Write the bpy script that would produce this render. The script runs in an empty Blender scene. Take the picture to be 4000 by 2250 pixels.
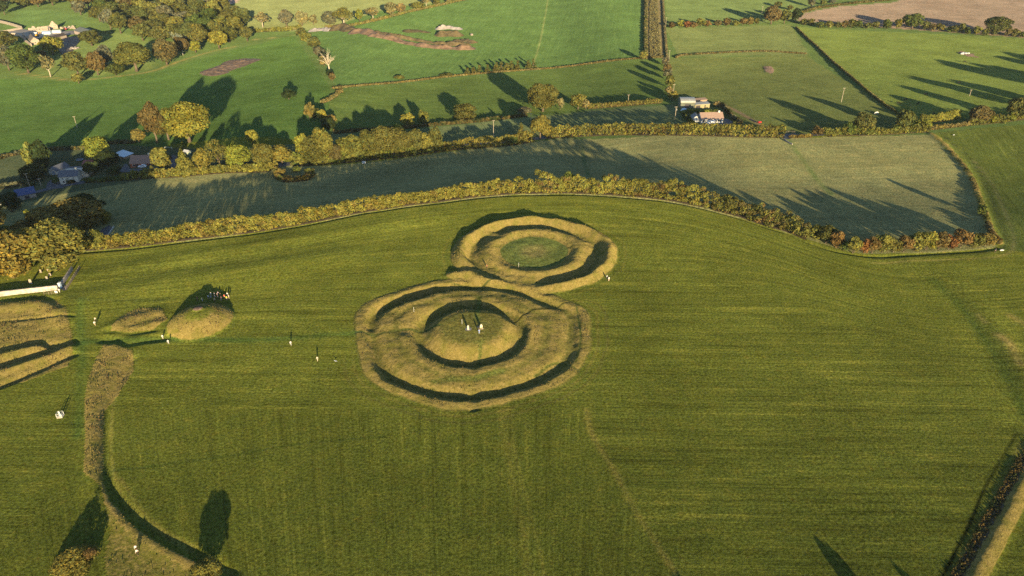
import bpy, bmesh, math, random
import numpy as np
random.seed(7)
rng = np.random.default_rng(7)
R = math.radians

# ------------------------------------------------------------------ camera, sky, sun, exposure
scene = bpy.context.scene
COL = scene.collection
CAM_H, PITCH, FPX = 130.0, R(30.0), 2850.0
cam_data = bpy.data.cameras.new("camera")
cam_data.sensor_width = 36.0
cam_data.lens = 36.0 * FPX / 4000.0
cam_data.clip_start = 1.0
cam_data.clip_end = 20000.0
cam = bpy.data.objects.new("camera", cam_data)
cam.location = (0, 0, CAM_H)
cam.rotation_euler = (R(90) - PITCH, 0, 0)
COL.objects.link(cam)
scene.camera = cam

SUN_EL = R(10.0)
SHADOW_AZ = R(-14.6)                       # shadows fall this far from straight ahead (+Y), to the left
SD = np.array([math.sin(SHADOW_AZ) * math.cos(SUN_EL), math.cos(SHADOW_AZ) * math.cos(SUN_EL), -math.sin(SUN_EL)])
world = bpy.data.worlds.new("World")
scene.world = world
world.use_nodes = True
wn = world.node_tree.nodes
bg = wn.get("Background") or wn.new("ShaderNodeBackground")
sky = wn.new("ShaderNodeTexSky")
sky.sky_type = 'NISHITA'
sky.sun_disc = False
sky.sun_elevation = SUN_EL
sky.sun_rotation = math.atan2(-SD[0], -SD[1])
sky.altitude = 200
sky.air_density = 1.0
sky.dust_density = 0.4
sky.ozone_density = 2.0
world.node_tree.links.new(sky.outputs[0], bg.inputs[0])
bg.inputs[1].default_value = 0.10
sun_data = bpy.data.lights.new("sun", 'SUN')
sun_data.energy = 4.6
sun_data.angle = R(0.55)
sun_data.color = (1.0, 0.79, 0.43)
sun = bpy.data.objects.new("sun", sun_data)
from mathutils import Vector, Matrix
sun.rotation_euler = Vector(SD).to_track_quat('-Z', 'Y').to_euler()
sun.location = (0, -50, 200)
COL.objects.link(sun)
scene.view_settings.view_transform = 'Standard'
scene.view_settings.look = 'None'
scene.view_settings.gamma = 1.0
scene.view_settings.exposure = 1.32
scene.cycles.max_bounces = 4
scene.cycles.diffuse_bounces = 2
scene.cycles.glossy_bounces = 2
scene.cycles.transmission_bounces = 2
scene.cycles.transparent_max_bounces = 4
scene.cycles.use_denoising = False

# ------------------------------------------------------------------ terrain
def sstep(a, b, x):
    t = np.clip((x - a) / (b - a), 0, 1)
    return t * t * (3 - 2 * t)

def pix_dir(p):
    p = np.asarray(p, float).reshape(-1, 2)
    dx = (p[:, 0] - 2000) / FPX
    dy = (p[:, 1] - 1125) / FPX
    c, s = math.cos(PITCH), math.sin(PITCH)
    return np.stack([dx, c - dy * s, -s - dy * c], 1)

def flat(p):
    d = pix_dir(p)
    t = CAM_H / -d[:, 2]
    return np.stack([d[:, 0] * t, d[:, 1] * t], 1)

HEDGE_PX = [(280,985),(421,975),(543,964),(738,939),(893,921),(1000,909),(1206,875),(1311,853),(1423,831),(1489,822),(1582,807),(1718,791),(1854,772),(2000,760),(2233,757),(2388,764),(2582,781),(2738,810),(2893,851),(3000,888),(3070,907),(3144,939),(3248,975),(3342,993),(3408,999),(3505,997),(3660,987),(3815,977),(3877,968)]
_h = flat(HEDGE_PX)
HX = np.concatenate([[-600, -250], _h[:, 0], [_h[-1, 0] + 40, 400]])
HY = np.concatenate([[200, 215], _h[:, 1], [_h[-1, 1] - 2, 250]])
def vnoise(x, y, seed=0):
    xi = np.floor(x).astype(np.int64); yi = np.floor(y).astype(np.int64)
    fx = x - xi; fy = y - yi
    fx = fx * fx * (3 - 2 * fx); fy = fy * fy * (3 - 2 * fy)
    def hh(a, b):
        n = (a * 374761393 + b * 668265263 + seed * 1442695041) & 0x7fffffff
        n = ((n ^ (n >> 13)) * 1274126177) & 0x7fffffff
        return ((n ^ (n >> 16)) & 0xffff) / 65535.0
    a = hh(xi, yi); b = hh(xi + 1, yi); c = hh(xi, yi + 1); d = hh(xi + 1, yi + 1)
    return (a * (1 - fx) + b * fx) * (1 - fy) + (c * (1 - fx) + d * fx) * fy

# smooth the crest line a little
_gx = np.linspace(-600, 400, 1001)
_gy = np.interp(_gx, HX, HY)
_k = np.ones(25) / 25
_gys = np.convolve(np.pad(_gy, 12, mode='edge'), _k, mode='valid')
def hedge_y(x):
    return np.interp(x, _gx, _gys)

def zbase(x, y):
    d = y - hedge_y(x)
    D = 17.0 - 9.5 * sstep(35, 130, x) + 5.0 * sstep(200, 290, -x) - 7.5 * np.exp(-((x + 150) / 48) ** 2)
    z = -D * sstep(-6, 108, d)
    z = z - 14 * sstep(100, 460, d)
    z = z + 2.2 * np.sin(x * 0.011 + 1.0) * np.sin(y * 0.009) * sstep(120, 320, d)
    return z

_ts = np.geomspace(60, 6000, 700)
def unproj(p, zf=None):
    zf = zf or zbase
    d = pix_dir(p)
    P = d[:, None, :] * _ts[None, :, None]
    below = (P[:, :, 2] + CAM_H) < zf(P[:, :, 0], P[:, :, 1])
    i = np.argmax(below, 1)
    i = np.where(below.any(1), i, len(_ts) - 1)
    lo = _ts[np.maximum(i - 1, 0)]; hi = _ts[i]
    for _ in range(22):
        m = (lo + hi) / 2
        q = d * m[:, None]
        b = (q[:, 2] + CAM_H) < zf(q[:, 0], q[:, 1])
        hi = np.where(b, m, hi); lo = np.where(b, lo, m)
    q = d * hi[:, None]
    return q[:, :2]

def depth_of(x, y, z):
    return y * math.cos(PITCH) + (CAM_H - z) * math.sin(PITCH)

def catmull(p, step):
    p = np.asarray(p, float)
    if len(p) < 3:
        n = max(2, int(np.linalg.norm(p[1] - p[0]) / step) + 1)
        return p[0] + (p[1] - p[0]) * np.linspace(0, 1, n)[:, None]
    q = np.vstack([2 * p[0] - p[1], p, 2 * p[-1] - p[-2]])
    out = []
    for i in range(1, len(q) - 2):
        a, b, c, d = q[i - 1], q[i], q[i + 1], q[i + 2]
        n = max(1, int(np.linalg.norm(c - b) / step))
        t = np.linspace(0, 1, n, endpoint=False)[:, None]
        out.append(0.5 * (2 * b + (c - a) * t + (2 * a - 5 * b + 4 * c - d) * t ** 2 + (3 * b - a - 3 * c + d) * t ** 3))
    out.append(p[-1:])
    return np.vstack(out)

def line_dist(x, y, pts, maxd):
    """distance to a polyline, and signed side, for points within maxd of its box (inf elsewhere)"""
    shp = x.shape
    x = x.ravel(); y = y.ravel()
    D = np.full(x.shape, 1e9)
    S = np.zeros(x.shape)
    m = (x > pts[:, 0].min() - maxd) & (x < pts[:, 0].max() + maxd) & (y > pts[:, 1].min() - maxd) & (y < pts[:, 1].max() + maxd)
    idx = np.nonzero(m)[0]
    if len(idx):
        px, py = x[idx], y[idx]
        best = np.full(px.shape, 1e9); bs = np.zeros(px.shape)
        for i in range(len(pts) - 1):
            ax, ay = pts[i]; bx, by = pts[i + 1]
            vx, vy = bx - ax, by - ay
            L = vx * vx + vy * vy + 1e-9
            t = np.clip(((px - ax) * vx + (py - ay) * vy) / L, 0, 1)
            ex, ey = px - ax - t * vx, py - ay - t * vy
            dd = np.sqrt(ex * ex + ey * ey)
            k = dd < best
            best = np.where(k, dd, best)
            bs = np.where(k, np.sign(vx * ey - vy * ex), bs)
        D[idx] = best; S[idx] = bs
    return D.reshape(shp), S.reshape(shp)

def in_poly(x, y, poly):
    c = np.zeros(x.shape, bool)
    n = len(poly)
    for i in range(n):
        x1, y1 = poly[i]; x2, y2 = poly[(i + 1) % n]
        if y1 == y2: continue
        k = ((y1 > y) != (y2 > y)) & (x < (x2 - x1) * (y - y1) / (y2 - y1) + x1)
        c ^= k
    return c

FC = unproj([(1838, 1322)])[0] + np.array([0.3, 2.4])
TC = unproj([(2087, 986)])[0]
MH = unproj([(784, 1258)])[0]
F_R = np.array([0, 8.5, 11.0, 16.0, 17.0, 19.4, 21.5, 27.5, 31.0, 32.0, 34.2, 37.6, 60])
F_Z = np.array([2.9, 2.75, 2.4, -0.85, -0.85, 0.85, 1.05, 0.4, -1.15, -1.15, 0.30, 0.0, 0])
T_R = np.array([0, 12.8, 14.0, 17.3, 18.6, 23.6, 25.0, 28.6, 29.4, 32.3, 60])
T_Z = np.array([0.5, 0.15, 0.15, 1.2, 1.1, -0.85, -0.85, 1.9, 1.8, 0.0, 0])
def knots(r, kr, kz):
    i = np.clip(np.searchsorted(kr, r, side='right') - 1, 0, len(kr) - 2)
    t = np.clip((r - kr[i]) / (kr[i + 1] - kr[i]), 0, 1)
    t = 0.5 * t + 0.5 * t * t * (3 - 2 * t)
    return kz[i] + (kz[i + 1] - kz[i]) * t
def adiff(a, b):
    return (a - b + np.pi) % (2 * np.pi) - np.pi
def f_rad(x, y):
    dx, dy = x - FC[0], y - FC[1]
    th = np.arctan2(dy, dx)
    r = np.hypot(dx, dy)
    k = 1 + 0.125 * np.exp(-(adiff(th, R(156)) / R(19)) ** 2) + 0.03 * np.exp(-(adiff(th, R(-40)) / R(20)) ** 2) + 0.085 * np.exp(-(adiff(th, R(22)) / R(15)) ** 2) + 0.03 * np.exp(-(adiff(th, R(-14)) / R(14)) ** 2)
    k = k + 0.018 * np.sin(3 * th + 1) + 0.012 * np.sin(7 * th)
    k = 1 + (k - 1) * sstep(15, 26, r)
    return r / k + 1.1 * (vnoise(x * 0.11, y * 0.11, 3) - 0.5) + 0.5 * (vnoise(x * 0.35, y * 0.35, 4) - 0.5), th
def t_rad(x, y):
    dx, dy = x - TC[0], y - TC[1]
    th = np.arctan2(dy, dx)
    r = np.hypot(dx, dy)
    k = 1 + 0.02 * np.sin(2 * th + 0.5) + 0.012 * np.sin(5 * th)
    return r / k + 1.0 * (vnoise(x * 0.12, y * 0.12, 5) - 0.5) + 0.5 * (vnoise(x * 0.35, y * 0.35, 6) - 0.5), th
def rings(x, y):
    rf, tf = f_rad(x, y); rt, tt = t_rad(x, y)
    zf = knots(rf, F_R, F_Z)
    zt = knots(rt, T_R, T_Z)
    # causeways across the ditches, worn notches in the banks
    c1 = np.exp(-(adiff(tt, R(136)) * rt / 3.0) ** 2) * sstep(15, 19, rt) * (1 - sstep(26, 29, rt))
    zt = zt * (1 - 0.75 * c1) + 0.5 * c1
    c2 = np.exp(-(adiff(tf, R(178)) * rf / 2.4) ** 2) * sstep(11, 17, rf)
    zf = zf * (1 - 0.45 * c2)
    c3 = np.exp(-(adiff(tf, R(-86)) * rf / 1.6) ** 2) * sstep(9, 14, rf)
    zf = zf - 0.35 * c3 * (zf > 0)
    c4 = np.exp(-(adiff(tf, R(88)) * rf / 1.6) ** 2) * sstep(9, 14, rf)
    zf = zf - 0.3 * c4 * (zf > 0)
    c6 = np.exp(-(adiff(tt, R(-118)) / R(38)) ** 4) * sstep(18, 21, rt)
    zt = zt * (1 - 0.92 * c6) + 0.5 * c6 * (1 - sstep(30, 33, rt))
    # the right side of the big ring is worn low and broad
    c5 = np.exp(-(adiff(tf, R(4)) / R(34)) ** 4) * sstep(17, 24, rf)
    zf = zf * (1 - 0.62 * c5)
    # and cut deep along the upper left
    c7 = np.exp(-(adiff(tf, R(132)) / R(24)) ** 4)
    zf = zf + c7 * (np.exp(-((rf - 31) / 2.4) ** 2) * -0.9 + np.exp(-((rf - 26) / 2.6) ** 2) * 0.9)
    c8 = np.exp(-(adiff(tf, R(10)) / R(38)) ** 4)
    zf = zf + c8 * (np.exp(-((rf - 17.5) / 2.2) ** 2) * 0.9)
    w = 1 - sstep(31.5, 36.5, rf)          # where both rings meet the big ring wins
    near = (rt < 34)
    z = np.where(near, zf * w + zt * (1 - w), zf)
    # slumped, uneven crests
    inr = (rf < 37) | (rt < 32)
    z = z + inr * sstep(18, 21, rf) * np.clip(z + .4, 0, 1.6) * 0.55 * (vnoise(x * 0.13, y * 0.13, 51) - 0.5) + inr * 0.22 * (vnoise(x * 0.4, y * 0.4, 52) - 0.5) * sstep(9, 12, rf)
    return z, rf, rt, tf, tt

def WL(px, step=2.0):
    return catmull(unproj(px), step)

# linear banks and ditches: (pixel polyline, height, half width, dryness)
RIDGE_SRC = [
    # left rath
    ([(-60,1215),(60,1198),(150,1192),(215,1215),(245,1262)], 0.8, 3.5, 0),
    ([(-60,1182),(60,1170),(150,1166),(205,1180),(232,1205)], -0.7, 1.6, 0),
    ([(-60,1262),(120,1246),(285,1238)], -0.45, 0.7, 0),
    ([(-60,1383),(50,1358),(130,1340),(200,1350),(285,1338)], -1.0, 1.5, 0),
    ([(-60,1408),(60,1380),(160,1357)], 0.9, 1.7, 0),
    ([(-60,1448),(60,1405),(160,1378),(250,1352)], -1.0, 1.2, 0),
    ([(-60,1478),(100,1428),(200,1395),(275,1362)], 0.9, 1.8, 0),
    ([(-60,1530),(40,1492),(130,1455),(220,1415),(288,1385)], -1.15, 1.2, 0),
    # bump beside the hostages mound
    ([(440,1278),(500,1252),(560,1236),(610,1226)], 0.6, 3.2, 0),
    ([(470,1296),(540,1282),(620,1262)], 0.45, 2.2, 0),
    # spur of bank between the two rings
    ([(1772,1078),(1830,1078),(1885,1102),(1945,1112)], 1.3, 2.4, 1),
    ([(430,1292),(520,1300),(600,1288)], -0.5, 1.5, 0),
    ([(400,1328),(460,1333),(500,1343),(560,1332),(640,1322)], -0.7, 1.5, 0),
    # long bank and ditch down the left
    ([(455,1352),(430,1430),(385,1530),(365,1620),(362,1740),(362,1840),(372,1900),(430,1985),(520,2075),(640,2150),(760,2205),(900,2275)], 0.5, 2.4, 0),
    ([(520,1400),(490,1450),(440,1530),(415,1600),(413,1700),(412,1800),(420,1860),(455,1935),(520,2010),(600,2075),(700,2130),(800,2180),(900,2240)], -0.75, 1.2, 0),
    # golden wall bank at the right end of the strip field
    ([(3640,522),(3700,575),(3790,690),(3832,800),(3868,900),(3903,952)], 0.9, 1.3, 1),
    # bank at the lower right
    ([(4012,1830),(3940,1990),(3862,2130),(3785,2285)], 0.8, 2.2, 1),
    ([(4010,1790),(3950,1890),(3880,2020),(3800,2160),(3750,2275)], -0.4, 1.4, 0),
    # ditch line across the far centre
    # low swells in the mown field
    ([(3480,1030),(3640,1110),(3760,1210),(3860,1380),(3940,1540),(4040,1680)], -0.3, 5.0, 0),
    ([(3560,1030),(3720,1110),(3850,1230),(3960,1390),(4040,1500)], 0.35, 5.0, 0),
    ([(300,1180),(600,1120),(900,1070),(1300,1010)], 0.9, 9.0, 0),
    ([(300,1085),(700,1010),(1200,930),(1700,840)], 0.5, 6.0, 0),
]
RIDGES = [(WL(p), h, w, d) for p, h, w, d in RIDGE_SRC]
HEDGE_W = catmull(_h, 2.0)

def earth(x, y):
    """height of the earthworks above the plain hill"""
    z, rf, rt, tf, tt = rings(x, y)
    r = np.hypot((x - MH[0]), (y - MH[1]) * 0.92)
    z = z + 4.0 * np.clip(1 - (r / 10.6) ** 2, 0, 1) ** 0.85 * (1 - sstep(9.0, 10.6, r) * .3)
    for pts, h, w, _ in RIDGES:
        D, S = line_dist(x, y, pts, w * 3)
        z = z + h * np.exp(-(D / w) ** 2)
    # trodden ditch at the foot of the boundary hedge
    D, S = line_dist(x, y, HEDGE_W + np.array([0, -0.6]), 4)
    z = z - 0.55 * np.exp(-(D / 0.8) ** 2)
    z = z + 0.10 * (vnoise(x * 0.09, y * 0.09, 11) - 0.5) + 0.25 * (vnoise(x * 0.035, y * 0.035, 12) - 0.5)
    return z

def zfull(x, y):
    x = np.asarray(x, float); y = np.asarray(y, float)
    return zbase(x, y) + earth(x, y)

def G(px, py):
    """ground point seen at a pixel of the photograph"""
    q = unproj([(px, py)], zfull)[0]
    return float(q[0]), float(q[1]), float(zfull(np.array([q[0]]), np.array([q[1]]))[0])
def GZ(x, y):
    return float(zfull(np.array([x]), np.array([y]))[0])
def mpp(px, py):
    """metres per photograph pixel at that ground point, and the foreshortening of an upright"""
    x, y, z = G(px, py)
    return depth_of(x, y, z) / FPX, math.cos(math.atan2(CAM_H - z, math.hypot(x, y)))

# ------------------------------------------------------------------ materials
def new_mat(name):
    m = bpy.data.materials.new(name)
    m.use_nodes = True
    nt = m.node_tree
    for n in list(nt.nodes):
        nt.nodes.remove(n)
    out = nt.nodes.new("ShaderNodeOutputMaterial")
    return m, nt, out
def N(nt, t, **kw):
    n = nt.nodes.new(t)
    for k, v in kw.items():
        setattr(n, k, v)
    return n
def L(nt, a, b):
    nt.links.new(a, b)
def mixc(nt, fac, a, b, mode='MIX'):
    n = N(nt, "ShaderNodeMix", data_type='RGBA', blend_type=mode)
    for s, v in ((0, fac), (6, a), (7, b)):
        if hasattr(v, 'links'): L(nt, v, n.inputs[s])
        elif s == 0: n.inputs[0].default_value = v
        else: n.inputs[s].default_value = (*v, 1) if len(v) == 3 else v
    return n.outputs[2]
def ramp(nt, fac, stops):
    n = N(nt, "ShaderNodeValToRGB")
    e = n.color_ramp.elements
    while len(e) < len(stops): e.new(0.5)
    for i, (p, c) in enumerate(stops):
        e[i].position = p
        e[i].color = (c, c, c, 1) if not hasattr(c, '__len__') else (*c, 1)
    L(nt, fac, n.inputs[0])
    return n.outputs[0]
def math_(nt, op, a, b=None):
    n = N(nt, "ShaderNodeMath", operation=op)
    for i, v in enumerate((a, b)):
        if v is None: continue
        if hasattr(v, 'links'): L(nt, v, n.inputs[i])
        else: n.inputs[i].default_value = v
    return n.outputs[0]
def noise(nt, vec, scale, detail=3.0, rough=0.55):
    n = N(nt, "ShaderNodeTexNoise")
    n.inputs["Scale"].default_value = scale
    n.inputs["Detail"].default_value = detail
    n.inputs["Roughness"].default_value = rough
    if vec is not None: L(nt, vec, n.inputs["Vector"])
    return n.outputs[0]

_plain = {}
def plain(name, col, rough=0.8, var=0.12, scale=1.5, metallic=0.0, spec=0.2, bump=0.0):
    """a solid material with worn, blotchy colour"""
    if name in _plain: return _plain[name]
    m, nt, out = new_mat(name)
    p = N(nt, "ShaderNodeBsdfPrincipled")
    tc = N(nt, "ShaderNodeTexCoord")
    f = noise(nt, tc.outputs["Object"], scale, 4)
    a = tuple(min(1, c * (1 - var)) for c in col); b = tuple(min(1, c * (1 + var)) for c in col)
    L(nt, mixc(nt, ramp(nt, f, [(0.3, 0.0), (0.7, 1.0)]), a, b), p.inputs["Base Color"])
    p.inputs["Roughness"].default_value = rough
    p.inputs["Metallic"].default_value = metallic
    p.inputs["Specular IOR Level"].default_value = spec
    if bump:
        bn = N(nt, "ShaderNodeBump"); bn.inputs["Strength"].default_value = bump; bn.inputs["Distance"].default_value = 0.05
        L(nt, f, bn.inputs["Height"]); L(nt, bn.outputs[0], p.inputs["Normal"])
    L(nt, p.outputs[0], out.inputs[0])
    _plain[name] = m
    return m

def make_ground_mat():
    m, nt, out = new_mat("grassland")
    tc = N(nt, "ShaderNodeTexCoord")
    P = tc.outputs["Object"]
    col = N(nt, "ShaderNodeAttribute", attribute_name="field").outputs["Color"]
    gp = N(nt, "ShaderNodeAttribute", attribute_name="traits")      # r dry, g mow strength, b bare soil
    sep = N(nt, "ShaderNodeSeparateColor"); L(nt, gp.outputs["Color"], sep.inputs[0])
    dry, mow, soil = sep.outputs[0], sep.outputs[1], sep.outputs[2]
    mv = N(nt, "ShaderNodeAttribute", attribute_name="mowline").outputs["Vector"]
    # broad patches
    n1 = noise(nt, P, 0.035, 4, 0.6)
    n2 = noise(nt, P, 0.22, 4, 0.6)
    n3 = noise(nt, P, 1.3, 3, 0.6)
    n4 = noise(nt, P, 4.5, 2, 0.6)
    v = ramp(nt, n1, [(0.3, 0.82), (0.7, 1.16)])
    c = mixc(nt, 1.0, col, v, 'MULTIPLY')
    c = mixc(nt, ramp(nt, n2, [(0.42, 0.0), (0.75, 0.45)]), c, mixc(nt, 1.0, c, (1.32, 1.0, 0.85), 'MULTIPLY'))
    c = mixc(nt, 1.0, c, ramp(nt, n2, [(0.25, 0.84), (0.75, 1.12)]), 'MULTIPLY')
    c = mixc(nt, 1.0, c, ramp(nt, n3, [(0.34, 0.58), (0.66, 1.36)]), 'MULTIPLY')
    c = mixc(nt, 1.0, c, ramp(nt, n4, [(0.32, 0.55), (0.68, 1.42)]), 'MULTIPLY')
    # darker rosettes and tussocks, pale stalky patches
    n5 = noise(nt, P, 1.9, 2, 0.5)
    n6 = noise(nt, P, 0.55, 3, 0.6)
    c = mixc(nt, ramp(nt, n5, [(0.56, 0.0), (0.68, 0.6)]), c, mixc(nt, 1.0, c, (0.50, 0.66, 0.60), 'MULTIPLY'))
    c = mixc(nt, ramp(nt, n6, [(0.58, 0.0), (0.72, 0.6)]), c, mixc(nt, 1.0, c, (1.45, 1.12, 1.2), 'MULTIPLY'))
    # mowing lines run along the first mow axis
    mp = N(nt, "ShaderNodeMapping"); mp.inputs["Scale"].default_value = (0.016, 0.36, 1.0); L(nt, mv, mp.inputs["Vector"])
    s1 = noise(nt, mp.outputs[0], 1.0, 5, 0.72)
    mp2 = N(nt, "ShaderNodeMapping"); mp2.inputs["Scale"].default_value = (0.022, 2.3, 1.0); L(nt, mv, mp2.inputs["Vector"])
    s2 = noise(nt, mp2.outputs[0], 1.0, 3, 0.6)
    dark = ramp(nt, s1, [(0.33, 0.5), (0.45, 0.93), (0.57, 1.08), (0.67, 1.6)])
    dark2 = ramp(nt, s2, [(0.28, 0.42), (0.44, 0.95), (0.6, 1.05), (0.74, 1.8)])
    st = mixc(nt, 1.0, dark, dark2, 'MULTIPLY')
    yel = mixc(nt, ramp(nt, s1, [(0.55, 0.0), (0.72, 0.6)]), c, mixc(nt, 1.0, c, (1.5, 1.12, 1.1), 'MULTIPLY'))
    c = mixc(nt, mow, c, mixc(nt, 1.0, yel, st, 'MULTIPLY'))
    # long dead grass: straw with greyed seed heads and green patches
    d1 = noise(nt, P, 0.9, 4, 0.7)
    d2 = noise(nt, P, 3.2, 3, 0.7)
    straw = mixc(nt, ramp(nt, d1, [(0.32, 0.0), (0.68, 1.0)]), (0.168, 0.132, 0.036), (0.275, 0.212, 0.074))
    straw = mixc(nt, ramp(nt, n2, [(0.45, 0.0), (0.68, 0.85)]), straw, (0.140, 0.134, 0.029))
    straw = mixc(nt, 1.0, straw, ramp(nt, d2, [(0.3, 0.55), (0.7, 1.35)]), 'MULTIPLY')
    dm = math_(nt, 'ADD', dry, math_(nt, 'MULTIPLY', math_(nt, 'SUBTRACT', d1, 0.5), 0.9))
    c = mixc(nt, ramp(nt, dm, [(0.3, 0.0), (0.62, 1.0)]), c, straw)
    # bare soil
    e1 = noise(nt, P, 0.5, 5, 0.7)
    so = mixc(nt, ramp(nt, e1, [(0.35, 0.0), (0.65, 1.0)]), (0.095, 0.065, 0.05), (0.22, 0.155, 0.125))
    sm = math_(nt, 'ADD', soil, math_(nt, 'MULTIPLY', math_(nt, 'SUBTRACT', d1, 0.5), 0.8))
    c = mixc(nt, ramp(nt, sm, [(0.4, 0.0), (0.6, 1.0)]), c, so)
    p = N(nt, "ShaderNodeBsdfDiffuse")
    p.inputs["Roughness"].default_value = 1.0
    L(nt, c, p.inputs["Color"])
    # turf relief
    h = math_(nt, 'ADD', math_(nt, 'MULTIPLY', n3, 0.5), math_(nt, 'MULTIPLY', n4, 0.22))
    h = math_(nt, 'ADD', h, math_(nt, 'MULTIPLY', math_(nt, 'MULTIPLY', s2, mow), 0.20))
    hd = math_(nt, 'MULTIPLY', math_(nt, 'ADD', math_(nt, 'MULTIPLY', d1, 1.1), math_(nt, 'MULTIPLY', d2, 0.6)), math_(nt, 'ADD', dry, soil))
    h = math_(nt, 'ADD', h, hd)
    b = N(nt, "ShaderNodeBump"); b.inputs["Strength"].default_value = 0.9; b.inputs["Distance"].default_value = 0.2
    L(nt, h, b.inputs["Height"]); L(nt, b.outputs[0], p.inputs["Normal"])
    L(nt, p.outputs[0], out.inputs[0])
    return m
M_GROUND = make_ground_mat()

def make_leaf_mat():
    m, nt, out = new_mat("foliage")
    oi = N(nt, "ShaderNodeObjectInfo")
    at = N(nt, "ShaderNodeAttribute", attribute_name="tint")
    c = mixc(nt, 1.0, oi.outputs["Color"], at.outputs["Color"], 'MULTIPLY')
    d = N(nt, "ShaderNodeBsdfDiffuse"); L(nt, c, d.inputs["Color"])
    t = N(nt, "ShaderNodeBsdfTranslucent"); L(nt, mixc(nt, 1.0, c, (1.1, 1.0, 0.5), 'MULTIPLY'), t.inputs["Color"])
    ms = N(nt, "ShaderNodeMixShader"); ms.inputs[0].default_value = 0.22
    L(nt, d.outputs[0], ms.inputs[1]); L(nt, t.outputs[0], ms.inputs[2])
    L(nt, ms.outputs[0], out.inputs[0])
    return m
M_LEAF = make_leaf_mat()
M_BARK = plain("bark", (0.13, 0.10, 0.07), 0.9, 0.35, 2.0)
M_PALEBARK = plain("pale bark", (0.42, 0.36, 0.27), 0.9, 0.25, 2.0)

# ------------------------------------------------------------------ fields: what grows where
def W(px):
    return unproj(px)
FIELDS = [   # polygon in photograph pixels, colour, mow strength, line angle (degrees)
    ([(-900,560),(-900,-400),(5000,-400),(5000,560)], (0.0697,0.1098,0.0315), 0.10, 15),
    ([(900,-60),(1800,-60),(1660,30),(1290,108),(1000,120),(960,100),(920,40)], (0.1485,0.1757,0.0663), 0.06, 5),
    ([(740,-80),(940,-80),(930,12),(880,18),(780,5)], (0.27,0.205,0.165), 0.05, 5),
    ([(1190,145),(1300,100),(1850,-5),(2510,-60),(2515,220),(2260,250),(2000,275),(1700,300),(1320,340)], (0.0644,0.1161,0.0326), 0.4, 82),
    ([(1330,350),(1700,312),(2000,283),(2270,259),(2600,228),(2620,400),(2300,425),(1900,470),(1300,520),(1280,420)], (0.0699,0.1092,0.0272), 0.45, 8),
    ([(-200,300),(300,318),(600,285),(900,195),(1150,135),(1290,340),(1285,420),(1250,560),(700,560),(0,640),(-300,640)], (0.058,0.108,0.0255), 0.4, 4),
    ([(0,120),(70,40),(180,40),(300,58),(345,85),(330,100),(230,110),(60,140)], (0.072,0.122,0.036), 0.05, 0),
    ([(100,280),(280,150),(450,120),(600,160),(600,270),(300,305)], (0.095,0.135,0.04), 0.05, 0),
    ([(2590,-60),(3200,-60),(3160,40),(3110,80),(2610,110)], (0.095,0.138,0.045), 0.3, 6),
    ([(2600,110),(3090,95),(3160,215),(2650,222)], (0.1015,0.1302,0.0440), 0.3, 8),
    ([(2600,228),(3150,216),(3540,470),(3440,520),(3060,535),(2640,520),(2620,390)], (0.0929,0.1179,0.0360), 0.35, 12),
    ([(3110,105),(3300,115),(3600,130),(4100,155),(4600,180),(4600,430),(4000,440),(3620,485),(3540,465),(3300,280)], (0.108,0.148,0.034), 0.3, 20),
    ([(3110,80),(3140,52),(3250,28),(3500,8),(3650,-60),(4900,-60),(4900,190),(4000,146),(3600,118),(3300,97)], (0.1944,0.1521,0.1085), 0.55, 4),
    ([(280,985),(421,975),(738,939),(1000,909),(1206,875),(1423,831),(1718,791),(2000,760),(2233,757),(2582,781),(2893,851),(3070,907),(3342,993),(3660,987),(3890,968),(3860,880),(3800,700),(3640,525),(3060,541),(2200,540),(1700,600),(1200,650),(560,703),(200,760),(-200,850),(-300,1000)], (0.178,0.186,0.075), 0.45, 3),
    ([(1300,520),(1900,475),(2300,432),(2640,410),(2690,530),(2300,525),(2000,550),(1500,590),(1150,620),(900,590),(1250,560)], (0.10,0.13,0.055), 0.05, 0),
    ([(-500,640),(0,600),(420,560),(900,590),(1150,640),(560,703),(200,765),(-200,855),(-500,900)], (0.062,0.082,0.040), 0.05, 0),
    ([(3640,520),(3800,500),(4700,450),(4700,900),(4100,1000),(3910,975),(3860,850),(3800,690)], (0.080,0.105,0.022), 0.55, 70),
    ([(2515,-60),(2590,-60),(2594,225),(2517,228)], (0.12,0.105,0.05), 0.0, 0),
]
FIELDS = [(W(p), (c[0], c[1], c[2] * 1.12), a, ang) for p, c, a, ang in FIELDS]
FORE = (0.112, 0.131, 0.0225)
DRY_POLY = [W(p) for p in (
    [(-60,1172),(215,1172),(262,1215),(280,1300),(286,1390),(262,1432),(100,1490),(-60,1530)],
    [(462,1350),(405,1345),(375,1400),(345,1480),(330,1560),(334,1680),(328,1850),(395,1900),(408,1960),(470,2050),(560,2125),(690,2200),(830,2275),(880,2262),(760,2200),(640,2140),(520,2060),(430,1960),(400,1880),(404,1600),(460,1545),(520,1450),(520,1370)],
    [(430,1290),(470,1238),(540,1205),(630,1205),(655,1250),(600,1285),(500,1300)],
    [(2517,-40),(2592,-40),(2596,225),(2519,228)],
    [(3885,2110),(3820,2250),(3860,2250),(3935,2110),(4020,1930),(4020,1850),(3950,1980)],
)]
DRY_SOFT = [W(p) for p in ([(404,1960),(470,2050),(560,2125),(690,2200),(830,2275),(560,2300),(420,2300),(405,2180),(430,2080)],)]
SOIL_POLY = [W(p) for p in (
    [(2980,262),(3010,256),(3022,272),(3018,288),(2990,282)],
    [(3735,206),(3755,196),(3800,210),(3820,225),(3790,222)],
)]
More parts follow.
